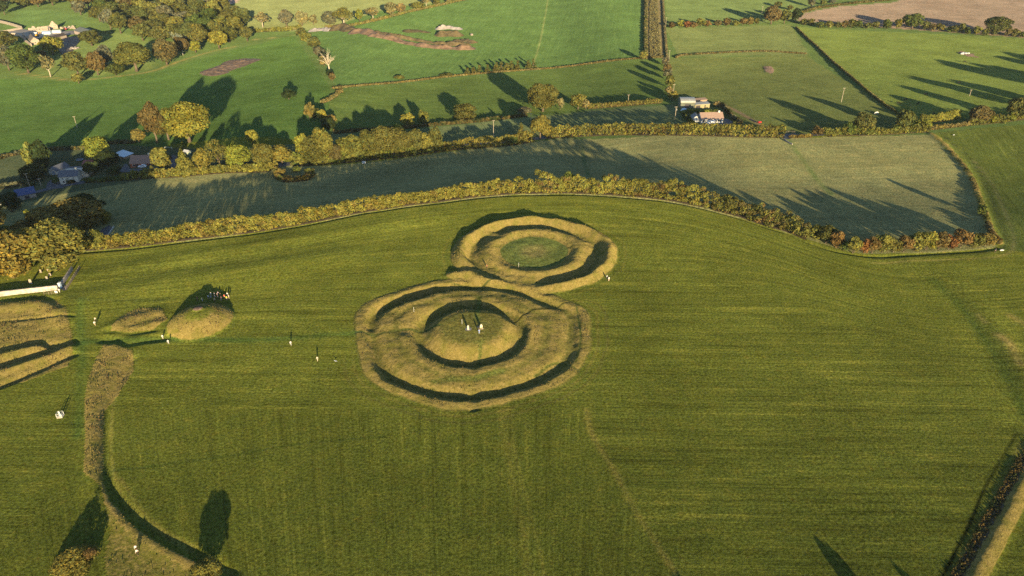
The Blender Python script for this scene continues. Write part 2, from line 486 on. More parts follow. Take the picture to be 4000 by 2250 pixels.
PATHS = [  # polyline, half width, colour multiplier, flattening of long grass
    ([(60,284),(180,300),(300,313),(480,296),(600,276),(700,240),(830,200),(920,182)], 1.6, (2.4,1.35,1.6), 0),
    ([(990,155),(1080,146),(1150,138)], 1.8, (2.6,1.6,2.0), 0),
    ([(2290,1600),(2315,1700),(2400,1840),(2475,1985),(2555,2110),(2640,2240)], 0.8, (1.5,1.24,1.6), 1),
    ([(1965,1595),(1980,1720),(2005,1880),(2040,2080),(2065,2260)], 1.2, (1.28,1.16,1.25), 0),
    ([(1990,1600),(2020,1800),(2085,2060),(2130,2260)], 0.5, (1.28,1.16,1.25), 0),
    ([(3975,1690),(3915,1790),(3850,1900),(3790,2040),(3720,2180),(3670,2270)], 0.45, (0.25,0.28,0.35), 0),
    ([(3995,1730),(3935,1850),(3870,1980),(3800,2110),(3720,2265)], 0.9, (1.45,1.15,1.5), 0),
    ([(3640,1092),(3750,1190),(3850,1330),(3930,1470),(3990,1580),(4050,1700)], 2.0, (0.80,0.90,0.95), 0),
    ([(3820,1230),(3850,1260)], 0.9, (1.6,1.25,2.0), 0),
    ([(3905,1310),(3950,1350),(3985,1420)], 1.6, (1.7,1.28,2.2), 0),
    ([(3950,1235),(4000,1265)], 1.4, (1.6,1.25,2.0), 0),
    ([(318,1170),(312,1280),(320,1400),(312,1560),(305,1700)], 1.5, (0.78,0.95,1.1), 0),
    ([(330,1335),(480,1330),(700,1318),(1000,1328),(1390,1300)], 1.6, (0.72,0.90,1.1), 0),
    ([(270,1155),(340,1170),(600,1172),(660,1165)], 1.0, (0.75,0.8,1.0), 0),
    ([(520,1400),(480,1480),(450,1545),(437,1640),(436,1790),(470,1920),(560,2030),(680,2120),(790,2175),(900,2245)], 0.45, (1.5,1.3,1.8), 0),
    ([(470,1870),(560,2000),(650,2080),(770,2140)], 0.4, (1.5,1.25,1.7), 0),
    ([(310,1850),(600,1820),(900,1780),(1200,1730),(1500,1705)], 0.5, (0.70,0.78,0.9), 0),
    ([(1385,1298),(1430,1300),(1480,1306),(1540,1293),(1640,1296),(1720,1268)], 0.7, (0.8,0.95,1.0), 1),
    ([(1870,1430),(1875,1380),(1878,1330)], 0.9, (0.9,1.05,1.0), 1),
    ([(1872,1160),(1866,1215),(1864,1250)], 0.9, (0.9,1.05,1.0), 1),
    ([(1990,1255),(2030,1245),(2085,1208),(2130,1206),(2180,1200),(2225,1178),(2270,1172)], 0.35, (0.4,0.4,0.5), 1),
    ([(1745,1052),(1850,1048),(1930,1048)], 0.4, (0.7,0.75,0.8), 1),
    ([(1985,905),(2000,925),(2030,945)], 0.5, (1.2,1.2,1.2), 1),
    ([(1735,1100),(1800,1118),(1880,1125),(1900,1105),(1960,1092)], 0.45, (0.8,0.85,0.9), 1),
    ([(2090,1470),(2180,1420),(2260,1450),(2290,1500)], 0.45, (0.8,0.9,0.9), 1),
    ([(2250,1190),(2262,1260),(2268,1330),(2250,1410)], 0.5, (0.8,0.95,0.9), 1),
    ([(1690,1490),(1840,1480),(1960,1450)], 1.1, (1.0,1.15,1.1), 1),
    ([(1310,1495),(1500,1430)], 0.4, (1.1,1.0,1.0), 0),
    ([(2140,0),(2130,60),(2110,160),(2085,245)], 0.9, (1.9,1.35,1.6), 0),
    ([(280,996),(420,989),(740,953),(1000,925),(1210,888),(1430,846),(1720,803),(2000,773),(2230,770),(2580,795)], 0.6, (1.12,1.02,1.1), 0),
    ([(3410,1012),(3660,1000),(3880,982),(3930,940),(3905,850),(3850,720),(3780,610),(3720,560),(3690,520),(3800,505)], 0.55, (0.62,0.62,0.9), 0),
    ([(3410,1028),(3680,1015),(3905,1000),(3960,950),(3930,840),(3875,720),(3800,620)], 0.7, (1.45,1.2,1.9), 0),
    ([(2812,405),(2870,430),(2940,470),(3000,505),(3050,530)], 1.6, (1.9,1.1,2.2), 0),
    ([(2270,545),(2280,620),(2300,690)], 1.2, (0.6,0.75,0.7), 0),
    ([(3080,545),(3140,630),(3200,710),(3250,760)], 1.6, (0.7,0.85,0.7), 0),
    ([(2900,1140),(2900,1140.5)], 0.5, (1,1,1), 0),
]
PATHS = [(catmull(unproj(p, zfull), 1.5), w, c, f) for p, w, c, f in PATHS]
MOWN_SPLIT = catmull(unproj([(2290,1600),(2315,1700),(2400,1840),(2475,1985),(2555,2110),(2640,2240)]), 2.0)

def traits(x, y):
    """colour, dryness, mow strength, bare soil, mow coordinates at ground points (flat arrays)"""
    n = len(x)
    col = np.tile(np.array(FORE), (n, 1))
    # sward colour painted darker and greener near the viewer, imitating vignette fall-off
    falloff = (1 - sstep(105, 185, y + 25 * (vnoise(x * .015, y * .015, 61) - .5)))[:, None]
    col = col * (1 - falloff) + np.array([0.088, 0.107, 0.0185]) * falloff
    dry = np.zeros(n); soil = np.zeros(n)
    mow = np.full(n, 0.8)
    ux, uy = x.copy(), y.copy()
    hy = hedge_y(x)
    d = y - hy
    # mown hill field: lines follow the hedge near it, run straight across on the right, towards the viewer on the lower left
    wB = sstep(-75, -20, d)
    uy = y - wB * (hy - 300)
    right = x > np.interp(y, MOWN_SPLIT[::-1, 1] if MOWN_SPLIT[0, 1] > MOWN_SPLIT[-1, 1] else MOWN_SPLIT[:, 1],
                          MOWN_SPLIT[::-1, 0] if MOWN_SPLIT[0, 1] > MOWN_SPLIT[-1, 1] else MOWN_SPLIT[:, 0])
    low = (y < 158) & ~right & (x > -112)
    wl = np.where(low, 1.0, 0.0)
    ang = x / (y + 40) * 190
    ux = np.where(low, y, ux); uy = np.where(low, ang, uy + 0.02 * x)
    mow = np.where(low, 0.55, mow)
    mow = np.where(d > -4, 0.1, mow)
    for poly, c, a, an in FIELDS:
        bb = (x > poly[:, 0].min()) & (x < poly[:, 0].max()) & (y > poly[:, 1].min()) & (y < poly[:, 1].max())
        idx = np.nonzero(bb)[0]
        k = idx[in_poly(x[idx], y[idx], poly) & (d[idx] > 0.3)] if an != 70 else idx[in_poly(x[idx], y[idx], poly)]
        col[k] = c; mow[k] = a
        ca, sa = math.cos(R(an)), math.sin(R(an))
        ux[k] = x[k] * ca + y[k] * sa; uy[k] = -x[k] * sa + y[k] * ca
    for poly in DRY_POLY:
        bb = (x > poly[:, 0].min()) & (x < poly[:, 0].max()) & (y > poly[:, 1].min()) & (y < poly[:, 1].max())
        idx = np.nonzero(bb)[0]
        dry[idx[in_poly(x[idx], y[idx], poly)]] = 0.85 if poly[:, 1].min() < 300 else 0.0
    for poly in DRY_SOFT:
        idx = np.nonzero(in_poly(x, y, poly))[0]
        dry[idx] = np.maximum(dry[idx], 0.48)
    for poly in SOIL_POLY:
        bb = (x > poly[:, 0].min()) & (x < poly[:, 0].max()) & (y > poly[:, 1].min()) & (y < poly[:, 1].max())
        idx = np.nonzero(bb)[0]
        soil[idx[in_poly(x[idx], y[idx], poly)]] = 0.85
    for pts, h, w, dr in RIDGES:
        if dr:
            D, S = line_dist(x, y, pts, w * 2.5)
            dry = np.maximum(dry, 0.95 * (1 - sstep(w * 0.7, w * 1.5, D)))
    # ring earthworks
    z, rf, rt, tf, tt = rings(x, y)
    fr = np.interp(rf, [0, 9, 11, 15, 16.2, 17.5, 19, 29.5, 30.6, 31.8, 33, 36.3, 37.4], [.22, .32, .70, .78, .35, .35, .72, .60, .35, .35, .85, .8, 0])
    fr = fr - 0.3 * np.exp(-((rf - 23.5) / 1.4) ** 2)
    tr = np.interp(rt, [0, 12.9, 13.7, 22.5, 24, 25, 26.5, 31.6, 32.4], [.0, .0, .85, .85, .4, .4, .88, .88, 0])
    rd = np.maximum(np.where(rf < 37.4, fr, 0), np.where((rf > 32.5), tr, 0))
    ring = (rf < 37.4) | (rt < 32.4)
    dry = np.maximum(dry, rd)
    disc = (rt < 13.3) & (rf > 32.5)
    col[ring & ~disc] = (0.110, 0.112, 0.030)
    col[disc] = (0.098, 0.125, 0.036)
    cw = np.exp(-((rt - 2.5) / 3.2) ** 2)[disc][:, None]
    col[disc] = col[disc] * (1 + (np.array((1.5, 1.1, 1.4)) - 1) * cw)
    mow = np.where(ring, np.where(disc, 0.35, 0.05), mow)
    a2 = np.where(disc, tt * 10, uy)
    uy = np.where(disc, rt * 1.4, uy); ux = np.where(disc, tt * 6, ux)
    # worn tracks circling the rings
    for r0, w0, mul in ((39.2, 0.5, (1.35, 1.12, 1.5)), (42.0, 0.45, (0.72, 0.75, 0.9)), (42.0, 0.5, (1.3, 1.1, 1.4))):
        k = np.exp(-((rf - r0) / w0) ** 2) * (rt > 34) * sstep(R(-170), R(-150), tf) * (1 - sstep(R(28), R(40), tf))
        col *= 1 + (np.array(mul) - 1) * (0.75 * k)[:, None]
    for r0, w0, mul in ((34.0, 0.5, (0.8, 0.85, 0.9)), (35.2, 0.5, (1.25, 1.1, 1.3))):
        k = np.exp(-((rt - r0) / w0) ** 2) * (rf > 40)
        col *= 1 + (np.array(mul) - 1) * (0.7 * k)[:, None]
    # mound of the hostages: pale rough skirt on the lit side, mown crown
    r = np.hypot(x - MH[0], (y - MH[1]) * 0.92)
    dry = np.maximum(dry, np.interp(r, [0, 4, 5.5, 9.6, 10.8], [.25, .35, .8, .8, 0]))
    k = np.hypot(x - MH[0] + 0.6, y - MH[1] - 1.5) < 1.5
    soil[k] = 0.8
    for pts, w, c, fl in PATHS:
        D, S = line_dist(x, y, pts, w * 3)
        k = np.exp(-(D / w) ** 2) * (0.65 + .7 * vnoise(x * .12, y * .12, 41))
        col *= 1 + (np.array(c) - 1) * k[:, None]
        if fl: dry = dry * (1 - 0.8 * k)
    return np.clip(col, 0, 0.7), dry, mow, soil, ux, uy

# ------------------------------------------------------------------ the ground: one sheet
def spacing(lo, hi, fine, grow_lo, grow_hi, end_lo, end_hi, mx):
    mid = list(np.arange(lo, hi, fine))
    a = []; s = fine; v = lo
    while v > end_lo:
        s = min(s * grow_lo, mx); v -= s; a.append(v)
    b = []; s = fine; v = mid[-1]
    while v < end_hi:
        s = min(s * grow_hi, mx if v < 1300 else 400); v += s; b.append(v)
    return np.array(a[::-1] + mid + b)
gx = spacing(-126, 128, 0.5, 1.014, 1.014, -1500, 1500, 30)
gx2 = gx
gy = spacing(96, 296, 0.48, 1.1, 1.012, -140, 6000, 12)
GXX, GYY = np.meshgrid(gx, gy)
fx, fy = GXX.ravel(), GYY.ravel()
fz = zfull(fx, fy)
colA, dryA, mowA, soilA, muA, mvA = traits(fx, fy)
# tussocky relief where the grass is long, clods where the soil is bare
tus = (vnoise(fx * 1.1, fy * 1.1, 21) - 0.4) * 0.16 + (vnoise(fx * 0.5, fy * 0.5, 22) - 0.5) * 0.16
fz = fz + tus * np.clip(dryA, 0, 1) * (np.hypot(fx, fy) < 420) + soilA * 1.6 * (vnoise(fx * 0.16, fy * 0.22, 23) - 0.3)
nx, ny = len(gx), len(gy)
def grid_mesh(name, vx, vy, vz, nx, ny):
    me = bpy.data.meshes.new(name)
    nv = nx * ny
    me.vertices.add(nv)
    me.vertices.foreach_set("co", np.stack([vx, vy, vz], 1).astype(np.float32).ravel())
    i = np.arange((nx - 1) * (ny - 1))
    r, c = i // (nx - 1), i % (nx - 1)
    a = r * nx + c
    q = np.stack([a, a + 1, a + nx + 1, a + nx], 1).astype(np.int32)
    me.loops.add(q.size); me.polygons.add(len(q))
    me.loops.foreach_set("vertex_index", q.ravel())
    me.polygons.foreach_set("loop_start", (np.arange(len(q)) * 4).astype(np.int32))
    me.polygons.foreach_set("use_smooth", np.ones(len(q), bool))
    me.update(calc_edges=True)
    return me
def set_attr(me, name, typ, arr, dom='POINT'):
    a = me.attributes.new(name, typ, dom)
    a.data.foreach_set("vector" if typ == 'FLOAT_VECTOR' else "color", np.ascontiguousarray(arr, np.float32).ravel())
gm = grid_mesh("ground", fx, fy, fz, nx, ny)
one = np.ones(len(fx))
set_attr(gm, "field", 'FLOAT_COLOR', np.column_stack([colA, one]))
set_attr(gm, "traits", 'FLOAT_COLOR', np.column_stack([dryA, mowA, soilA, one]))
set_attr(gm, "mowline", 'FLOAT_VECTOR', np.column_stack([muA, mvA, one * 0]))
gm.materials.append(M_GROUND)
ground = bpy.data.objects.new("ground", gm)
ground["kind"] = "structure"
COL.objects.link(ground)
print("ground verts", len(fx))

# ------------------------------------------------------------------ helpers for things
def link(name, me, parent=None, loc=None, rz=None):
    o = bpy.data.objects.new(name, me)
    COL.objects.link(o)
    if parent is not None: o.parent = parent
    if loc is not None: o.location = loc
    if rz is not None: o.rotation_euler = (0, 0, rz)
    return o
def tag(o, label, cat, group=None, kind=None):
    if label: o["label"] = label
    if cat: o["category"] = cat
    if group: o["group"] = group
    if kind: o["kind"] = kind
    return o
def thing(name, label, cat, loc, rz=0.0, group=None):
    o = link(name, None, None, loc, rz)
    o.empty_display_size = 0.2
    return tag(o, label, cat, group)
def mesh_from(name, verts, faces, mat=None, smooth=False):
    me = bpy.data.meshes.new(name)
    me.from_pydata([tuple(map(float, v)) for v in verts], [], [list(map(int, f)) for f in faces])
    if mat: me.materials.append(mat)
    if smooth: me.polygons.foreach_set("use_smooth", [True] * len(me.polygons))
    me.update()
    return me

class MB:
    """collects boxes, prisms and tubes into one mesh"""
    def __init__(self): self.v = []; self.f = []
    def add(self, v, f):
        k = len(self.v); self.v += [tuple(a) for a in v]; self.f += [[i + k for i in q] for q in f]; return self
    def box(self, x0, x1, y0, y1, z0, z1):
        return self.add([(x0,y0,z0),(x1,y0,z0),(x1,y1,z0),(x0,y1,z0),(x0,y0,z1),(x1,y0,z1),(x1,y1,z1),(x0,y1,z1)],
                        [(0,3,2,1),(4,5,6,7),(0,1,5,4),(1,2,6,5),(2,3,7,6),(3,0,4,7)])
    def tube(self, pts, rad, n=8):
        pts = [Vector(p) for p in pts]
        rad = rad if hasattr(rad, '__len__') else [rad] * len(pts)
        rings_ = []
        vs, fs = [], []
        for i, p in enumerate(pts):
            d = (pts[min(i + 1, len(pts) - 1)] - pts[max(i - 1, 0)]).normalized()
            a = d.orthogonal().normalized(); b = d.cross(a)
            for k in range(n):
                t = 2 * math.pi * k / n
                vs.append(p + (a * math.cos(t) + b * math.sin(t)) * rad[i])
        for i in range(len(pts) - 1):
            for k in range(n):
                fs.append((i * n + k, i * n + (k + 1) % n, (i + 1) * n + (k + 1) % n, (i + 1) * n + k))
        fs.append(tuple(range(n))[::-1]); fs.append(tuple((len(pts) - 1) * n + k for k in range(n)))
        return self.add(vs, fs)
    def prism(self, poly_yz, x0, x1):
        """extrude a polygon of (y, z) along x"""
        n = len(poly_yz)
        v = [(x0, y, z) for y, z in poly_yz] + [(x1, y, z) for y, z in poly_yz]
        f = [tuple(range(n)), tuple(range(2 * n - 1, n - 1, -1))]
        f += [(i, i + n, (i + 1) % n + n, (i + 1) % n) for i in range(n)]
        return self.add(v, f)
    def prism_y(self, poly_xz, y0, y1):
        n = len(poly_xz)
        v = [(x, y0, z) for x, z in poly_xz] + [(x, y1, z) for x, z in poly_xz]
        f = [tuple(range(n))[::-1], tuple(range(n, 2 * n))]
        f += [(i, (i + 1) % n, (i + 1) % n + n, i + n) for i in range(n)]
        return self.add(v, f)
    def mesh(self, name, mat, smooth=False):
        me = mesh_from(name, self.v, self.f, mat, smooth)
        bm = bmesh.new(); bm.from_mesh(me); bmesh.ops.recalc_face_normals(bm, faces=bm.faces); bm.to_mesh(me); bm.free()
        return me
    def obj(self, name, mat, parent=None, smooth=False):
        return link(name, self.mesh(name, mat, smooth), parent)

# ------------------------------------------------------------------ foliage
M_LITTER = plain('leaf litter', (0.055, 0.042, 0.026), 0.95, 0.4, 1.2)
def leaf_mesh(name, C, Nn, S, tint):
    """small irregular leaf clumps: centres, normals, sizes, colours"""
    n = len(C)
    Nn = Nn / (np.linalg.norm(Nn, axis=1, keepdims=True) + 1e-9)
    ref = np.where(np.abs(Nn[:, 2:3]) < 0.9, np.array([[0, 0, 1.0]]), np.array([[1.0, 0, 0]]))
    A = np.cross(ref, Nn); A /= np.linalg.norm(A, axis=1, keepdims=True)
    B = np.cross(Nn, A)
    th = rng.uniform(0, 2 * np.pi, n)
    V = np.zeros((n, 4, 3))
    for k in range(4):
        a = th + k * np.pi / 2 + rng.uniform(-0.35, 0.35, n)
        r = S * rng.uniform(0.45, 1.15, n)
        V[:, k] = C + A * (np.cos(a) * r)[:, None] + B * (np.sin(a) * r)[:, None] + Nn * (rng.uniform(-0.2, 0.2, n) * S)[:, None]
    me = bpy.data.meshes.new(name)
    me.vertices.add(n * 4)
    me.vertices.foreach_set("co", V.astype(np.float32).ravel())
    me.loops.add(n * 4); me.polygons.add(n)
    me.loops.foreach_set("vertex_index", np.arange(n * 4, dtype=np.int32))
    me.polygons.foreach_set("loop_start", (np.arange(n) * 4).astype(np.int32))
    me.update(calc_edges=True)
    t4 = np.repeat(np.column_stack([tint, np.ones(n)]), 4, axis=0)
    set_attr(me, "tint", 'FLOAT_COLOR', t4)
    me.materials.append(M_LEAF)
    return me
def sphere_dirs(n):
    d = rng.normal(size=(n, 3)); return d / np.linalg.norm(d, axis=1, keepdims=True)
def tones(n, lobe_tone, spread=0.28, hue=0.12):
    t = lobe_tone * rng.uniform(1 - spread, 1 + spread, n)
    h = rng.normal(0, hue, n)
    return np.column_stack([t * (1 + h), t * (1 + 0.15 * h), t * (1 - h)]).clip(0.05, 3)
def lobes_to_mesh(name, lobes, leaf, density, flat_bottom=None, hue=0.12, jitter=0.55, tint_fn=None):
    """lobes: (centre, radius, tone, squash)"""
    cs, ns, ss, ts = [], [], [], []
    LC = np.array([l[0] for l in lobes]); LR = np.array([l[1] for l in lobes])
    for i, (c, r, tone, sq) in enumerate(lobes):
        n = max(10, int(density * 4 * math.pi * r * r / (leaf * leaf)))
        d = sphere_dirs(n)
        d[:, 2] = np.where((d[:, 2] < -0.35) & (rng.random(n) < 0.6), -d[:, 2], d[:, 2])
        p = np.asarray(c) + d * np.array([1, 1, sq]) * (r * rng.uniform(0.72, 1.08, n))[:, None]
        keep = np.ones(n, bool)
        near = np.nonzero(np.linalg.norm(LC - np.asarray(c), axis=1) < LR + r)[0]
        for j in near:
            if j == i: continue
            keep &= ~((np.linalg.norm((p - LC[j]) / np.array([1, 1, lobes[j][3]]), axis=1) < LR[j] * 0.68) & (rng.random(n) < 0.85))
        if flat_bottom is not None: keep &= p[:, 2] > flat_bottom
        p = p[keep]; d = d[keep]
        if not len(p): continue
        cs.append(p); ns.append(d + rng.normal(0, jitter, d.shape))
        ss.append(leaf * rng.uniform(0.55, 1.15, len(p)))
        tt_ = tones(len(p), tone, 0.28, hue)
        if tint_fn is not None: tt_ = tt_ * tint_fn(p)
        ts.append(tt_)
    return leaf_mesh(name, np.vstack(cs), np.vstack(ns), np.concatenate(ss), np.vstack(ts))

TRUNKS, CROWNS = {}, {}
def make_trunk(name, h, r, limbs, reach, mat, seed):
    rr = random.Random(seed)
    m = MB()
    b = [(0, 0, -0.4), (rr.uniform(-.1, .1), rr.uniform(-.1, .1), h * 0.5), (rr.uniform(-.3, .3), rr.uniform(-.3, .3), h)]
    m.tube(b, [r * 1.35, r, r * 0.7], 7)
    for k in range(limbs):
        a = 2 * math.pi * k / limbs + rr.uniform(-.4, .4)
        z0 = h * rr.uniform(0.75, 1.0)
        e = (math.cos(a) * reach * rr.uniform(.6, 1), math.sin(a) * reach * rr.uniform(.6, 1), z0 + reach * rr.uniform(.5, 1.0))
        m.tube([(b[2][0] * .8, b[2][1] * .8, z0 - .3), ((e[0]) * .45, (e[1]) * .45, z0 + (e[2] - z0) * .4), e], [r * .55, r * .35, r * .12], 5)
    return m.mesh(name, mat, True)
def crown_lobes(seed, w, h, z0, n, shape='round'):
    """a crown of overlapping lobes filling a box w wide, from z0 to h"""
    r = np.random.default_rng(seed)
    lobes = []
    hz = (h - z0) / 2; zc = z0 + hz
    for k in range(n):
        d = r.normal(size=3); d /= np.linalg.norm(d)
        f = r.uniform(0.35, 1.0) ** 0.6
        rad = w * r.uniform(0.13, 0.22)
        if shape == 'cone':
            t = r.uniform(0, 1) ** 1.3
            z = z0 + t * (h - z0) * 0.95
            R0 = w / 2 * (1 - t) * 0.85 + 0.1
            a = r.uniform(0, 2 * np.pi)
            c = (math.cos(a) * R0 * .8, math.sin(a) * R0 * .8, z); rad = max(0.28, w * 0.17 * (1.15 - t))
        elif shape == 'column':
            t = r.uniform(0, 1)
            z = z0 + t * (h - z0) * 0.95
            R0 = w / 2 * (1 - 0.75 * max(0, t - 0.45) / 0.55)
            a = r.uniform(0, 2 * np.pi)
            c = (math.cos(a) * R0 * .65, math.sin(a) * R0 * .65, z); rad = max(.3, R0 * .55)
        else:
            x, y, z = d * f
            wide = 1.0 if z < 0.2 else 1 - 0.25 * (z - 0.2)
            c = (x * (w / 2 - rad) * wide, y * (w / 2 - rad) * wide, zc + z * (hz - rad * 0.8))
        lobes.append((np.array(c), rad, r.uniform(0.78, 1.22), r.uniform(0.75, 1.0)))
    if shape == 'round':
        lobes.append((np.array((0, 0, zc)), w * 0.27, 0.7, hz / (w / 2)))
    return lobes
# reference sizes: trees 10 m wide 12 m tall, bushes 5 m wide 5 m tall
def crown(kind, var, leaf):
    key = (kind, var, leaf)
    if key in CROWNS: return CROWNS[key]
    sd = var * 17 + len(kind) * 101
    if kind == 'tree': me = lobes_to_mesh("crown", crown_lobes(sd, 10.8, 12, 1.3, 34), leaf, 0.85, jitter=0.48)
    elif kind == 'open': me = lobes_to_mesh("crown", crown_lobes(sd, 10, 12, 3.0, 22), leaf, 0.42, jitter=0.7)
    elif kind == 'tall': me = lobes_to_mesh("crown", crown_lobes(sd, 10.8, 12, 0.6, 40), leaf, 0.85, jitter=0.48)
    elif kind == 'bush': me = lobes_to_mesh("crown", crown_lobes(sd, 5, 5, 0.25, 20), leaf, 0.85, flat_bottom=0.05, jitter=0.48)
    elif kind == 'conifer': me = lobes_to_mesh("crown", crown_lobes(sd, 3, 5, 0.5, 26, 'cone'), leaf, 0.6)
    elif kind == 'cone': me = lobes_to_mesh("crown", crown_lobes(sd, 10, 12, 0.6, 60, 'cone'), leaf, 0.6)
    elif kind == 'column': me = lobes_to_mesh("crown", crown_lobes(sd, 4, 12, 0.6, 40, 'column'), leaf, 0.6)
    CROWNS[key] = me
    return me
REF = {'tree': (10, 12), 'open': (10, 12), 'tall': (10, 12), 'bush': (5, 5), 'conifer': (3, 5), 'cone': (10, 12), 'column': (4, 12)}
def trunk(kind, var, pale=False):
    key = (kind, var, pale)
    if key in TRUNKS: return TRUNKS[key]
    mat = M_PALEBARK if pale else M_BARK
    if kind in ('bush',): me = make_trunk("trunk", 0.7, 0.14, 5, 1.1, mat, var)
    elif kind == 'conifer': me = make_trunk("trunk", 3.2, 0.10, 0, 0, mat, var)
    elif kind == 'column': me = make_trunk("trunk", 8, 0.22, 0, 0, mat, var)
    elif kind == 'cone': me = make_trunk("trunk", 7, 0.28, 4, 2.0, mat, var)
    elif kind == 'open': me = make_trunk("trunk", 5.0, 0.30, 7, 3.6, mat, var)
    else: me = make_trunk("trunk", 4.2, 0.34, 6, 3.2, mat, var)
    TRUNKS[key] = me
    return me

HUES = {
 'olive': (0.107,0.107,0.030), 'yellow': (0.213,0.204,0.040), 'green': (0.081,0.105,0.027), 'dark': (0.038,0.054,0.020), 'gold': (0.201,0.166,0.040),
 'amber': (0.163,0.131,0.040), 'brown': (0.124,0.099,0.039), 'silver': (0.254,0.268,0.200), 'lime': (0.180,0.190,0.035), 'red': (0.159,0.075,0.030), 'pale': (0.210,0.201,0.090),
 'russet': (0.137,0.094,0.035), 'grey': (0.133,0.130,0.077), 'yolive': (0.147,0.147,0.037), 'mid': (0.099,0.106,0.033), 'straw': (0.216,0.181,0.077),
}
_tv = [0]
def plant(name, cat, label, x, y, hm, wm, hue, kind='tree', group=None, pale=False, leaf=None, z=None):
    _tv[0] += 1
    rr = random.Random(_tv[0])
    z = GZ(x, y) if z is None else z
    o = thing(name, label, cat, (x, y, z - 0.05), rr.uniform(0, 6.28), group)
    w0, h0 = REF[kind]
    dist = math.hypot(x, y)
    if leaf is None:
        sc = wm / w0
        want = dist * 0.00165 / sc          # about 1.2 picture pixels
        opts = [0.22, 0.3, 0.42, 0.6, 0.8] if w0 < 6 else [0.34, 0.46, 0.62, 0.85, 1.15]
        leaf = min(opts, key=lambda q: abs(q - want))
    var = _tv[0] % 5
    c = link("crown", crown(kind, var, leaf), o)
    t = link("trunk", trunk(kind, var % 3, pale), o)
    c.scale = t.scale = (wm / w0, wm / w0, hm / h0)
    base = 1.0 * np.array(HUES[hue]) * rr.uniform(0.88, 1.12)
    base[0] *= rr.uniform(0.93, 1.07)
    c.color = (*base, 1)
    return o
def at(px, py, hpx, wpx):
    x, y, z = G(px, py)
    m, f = mpp(px, py)
    return x, y, hpx * m / max(f, .5), wpx * m
def tree_px(px, py, hpx, wpx, hue, label, kind='tree', name=None, cat=None, group=None, pale=False):
    x, y, hm, wm = at(px, py, hpx, wpx)
    # the crown's own depth takes part of the height seen from above
    m, f = mpp(px, py)
    sn = math.sqrt(1 - f * f)
    hm = max(hm - 0.22 * wm * sn / f, hm * 0.7) * 1.1
    wm *= 1.18
    # stand the trunk under the middle of the crown
    d = math.hypot(x, y); k = (d + 0.4 * wm) / d
    x, y = x * k, y * k
    nm = name or {'bush': 'bush', 'conifer': 'conifer', 'cone': 'tree', 'column': 'cypress_tree'}.get(kind, 'tree')
    return plant(nm, cat or ('bush' if kind == 'bush' else 'tree'), label, x, y, hm, wm, hue, kind, group, pale)

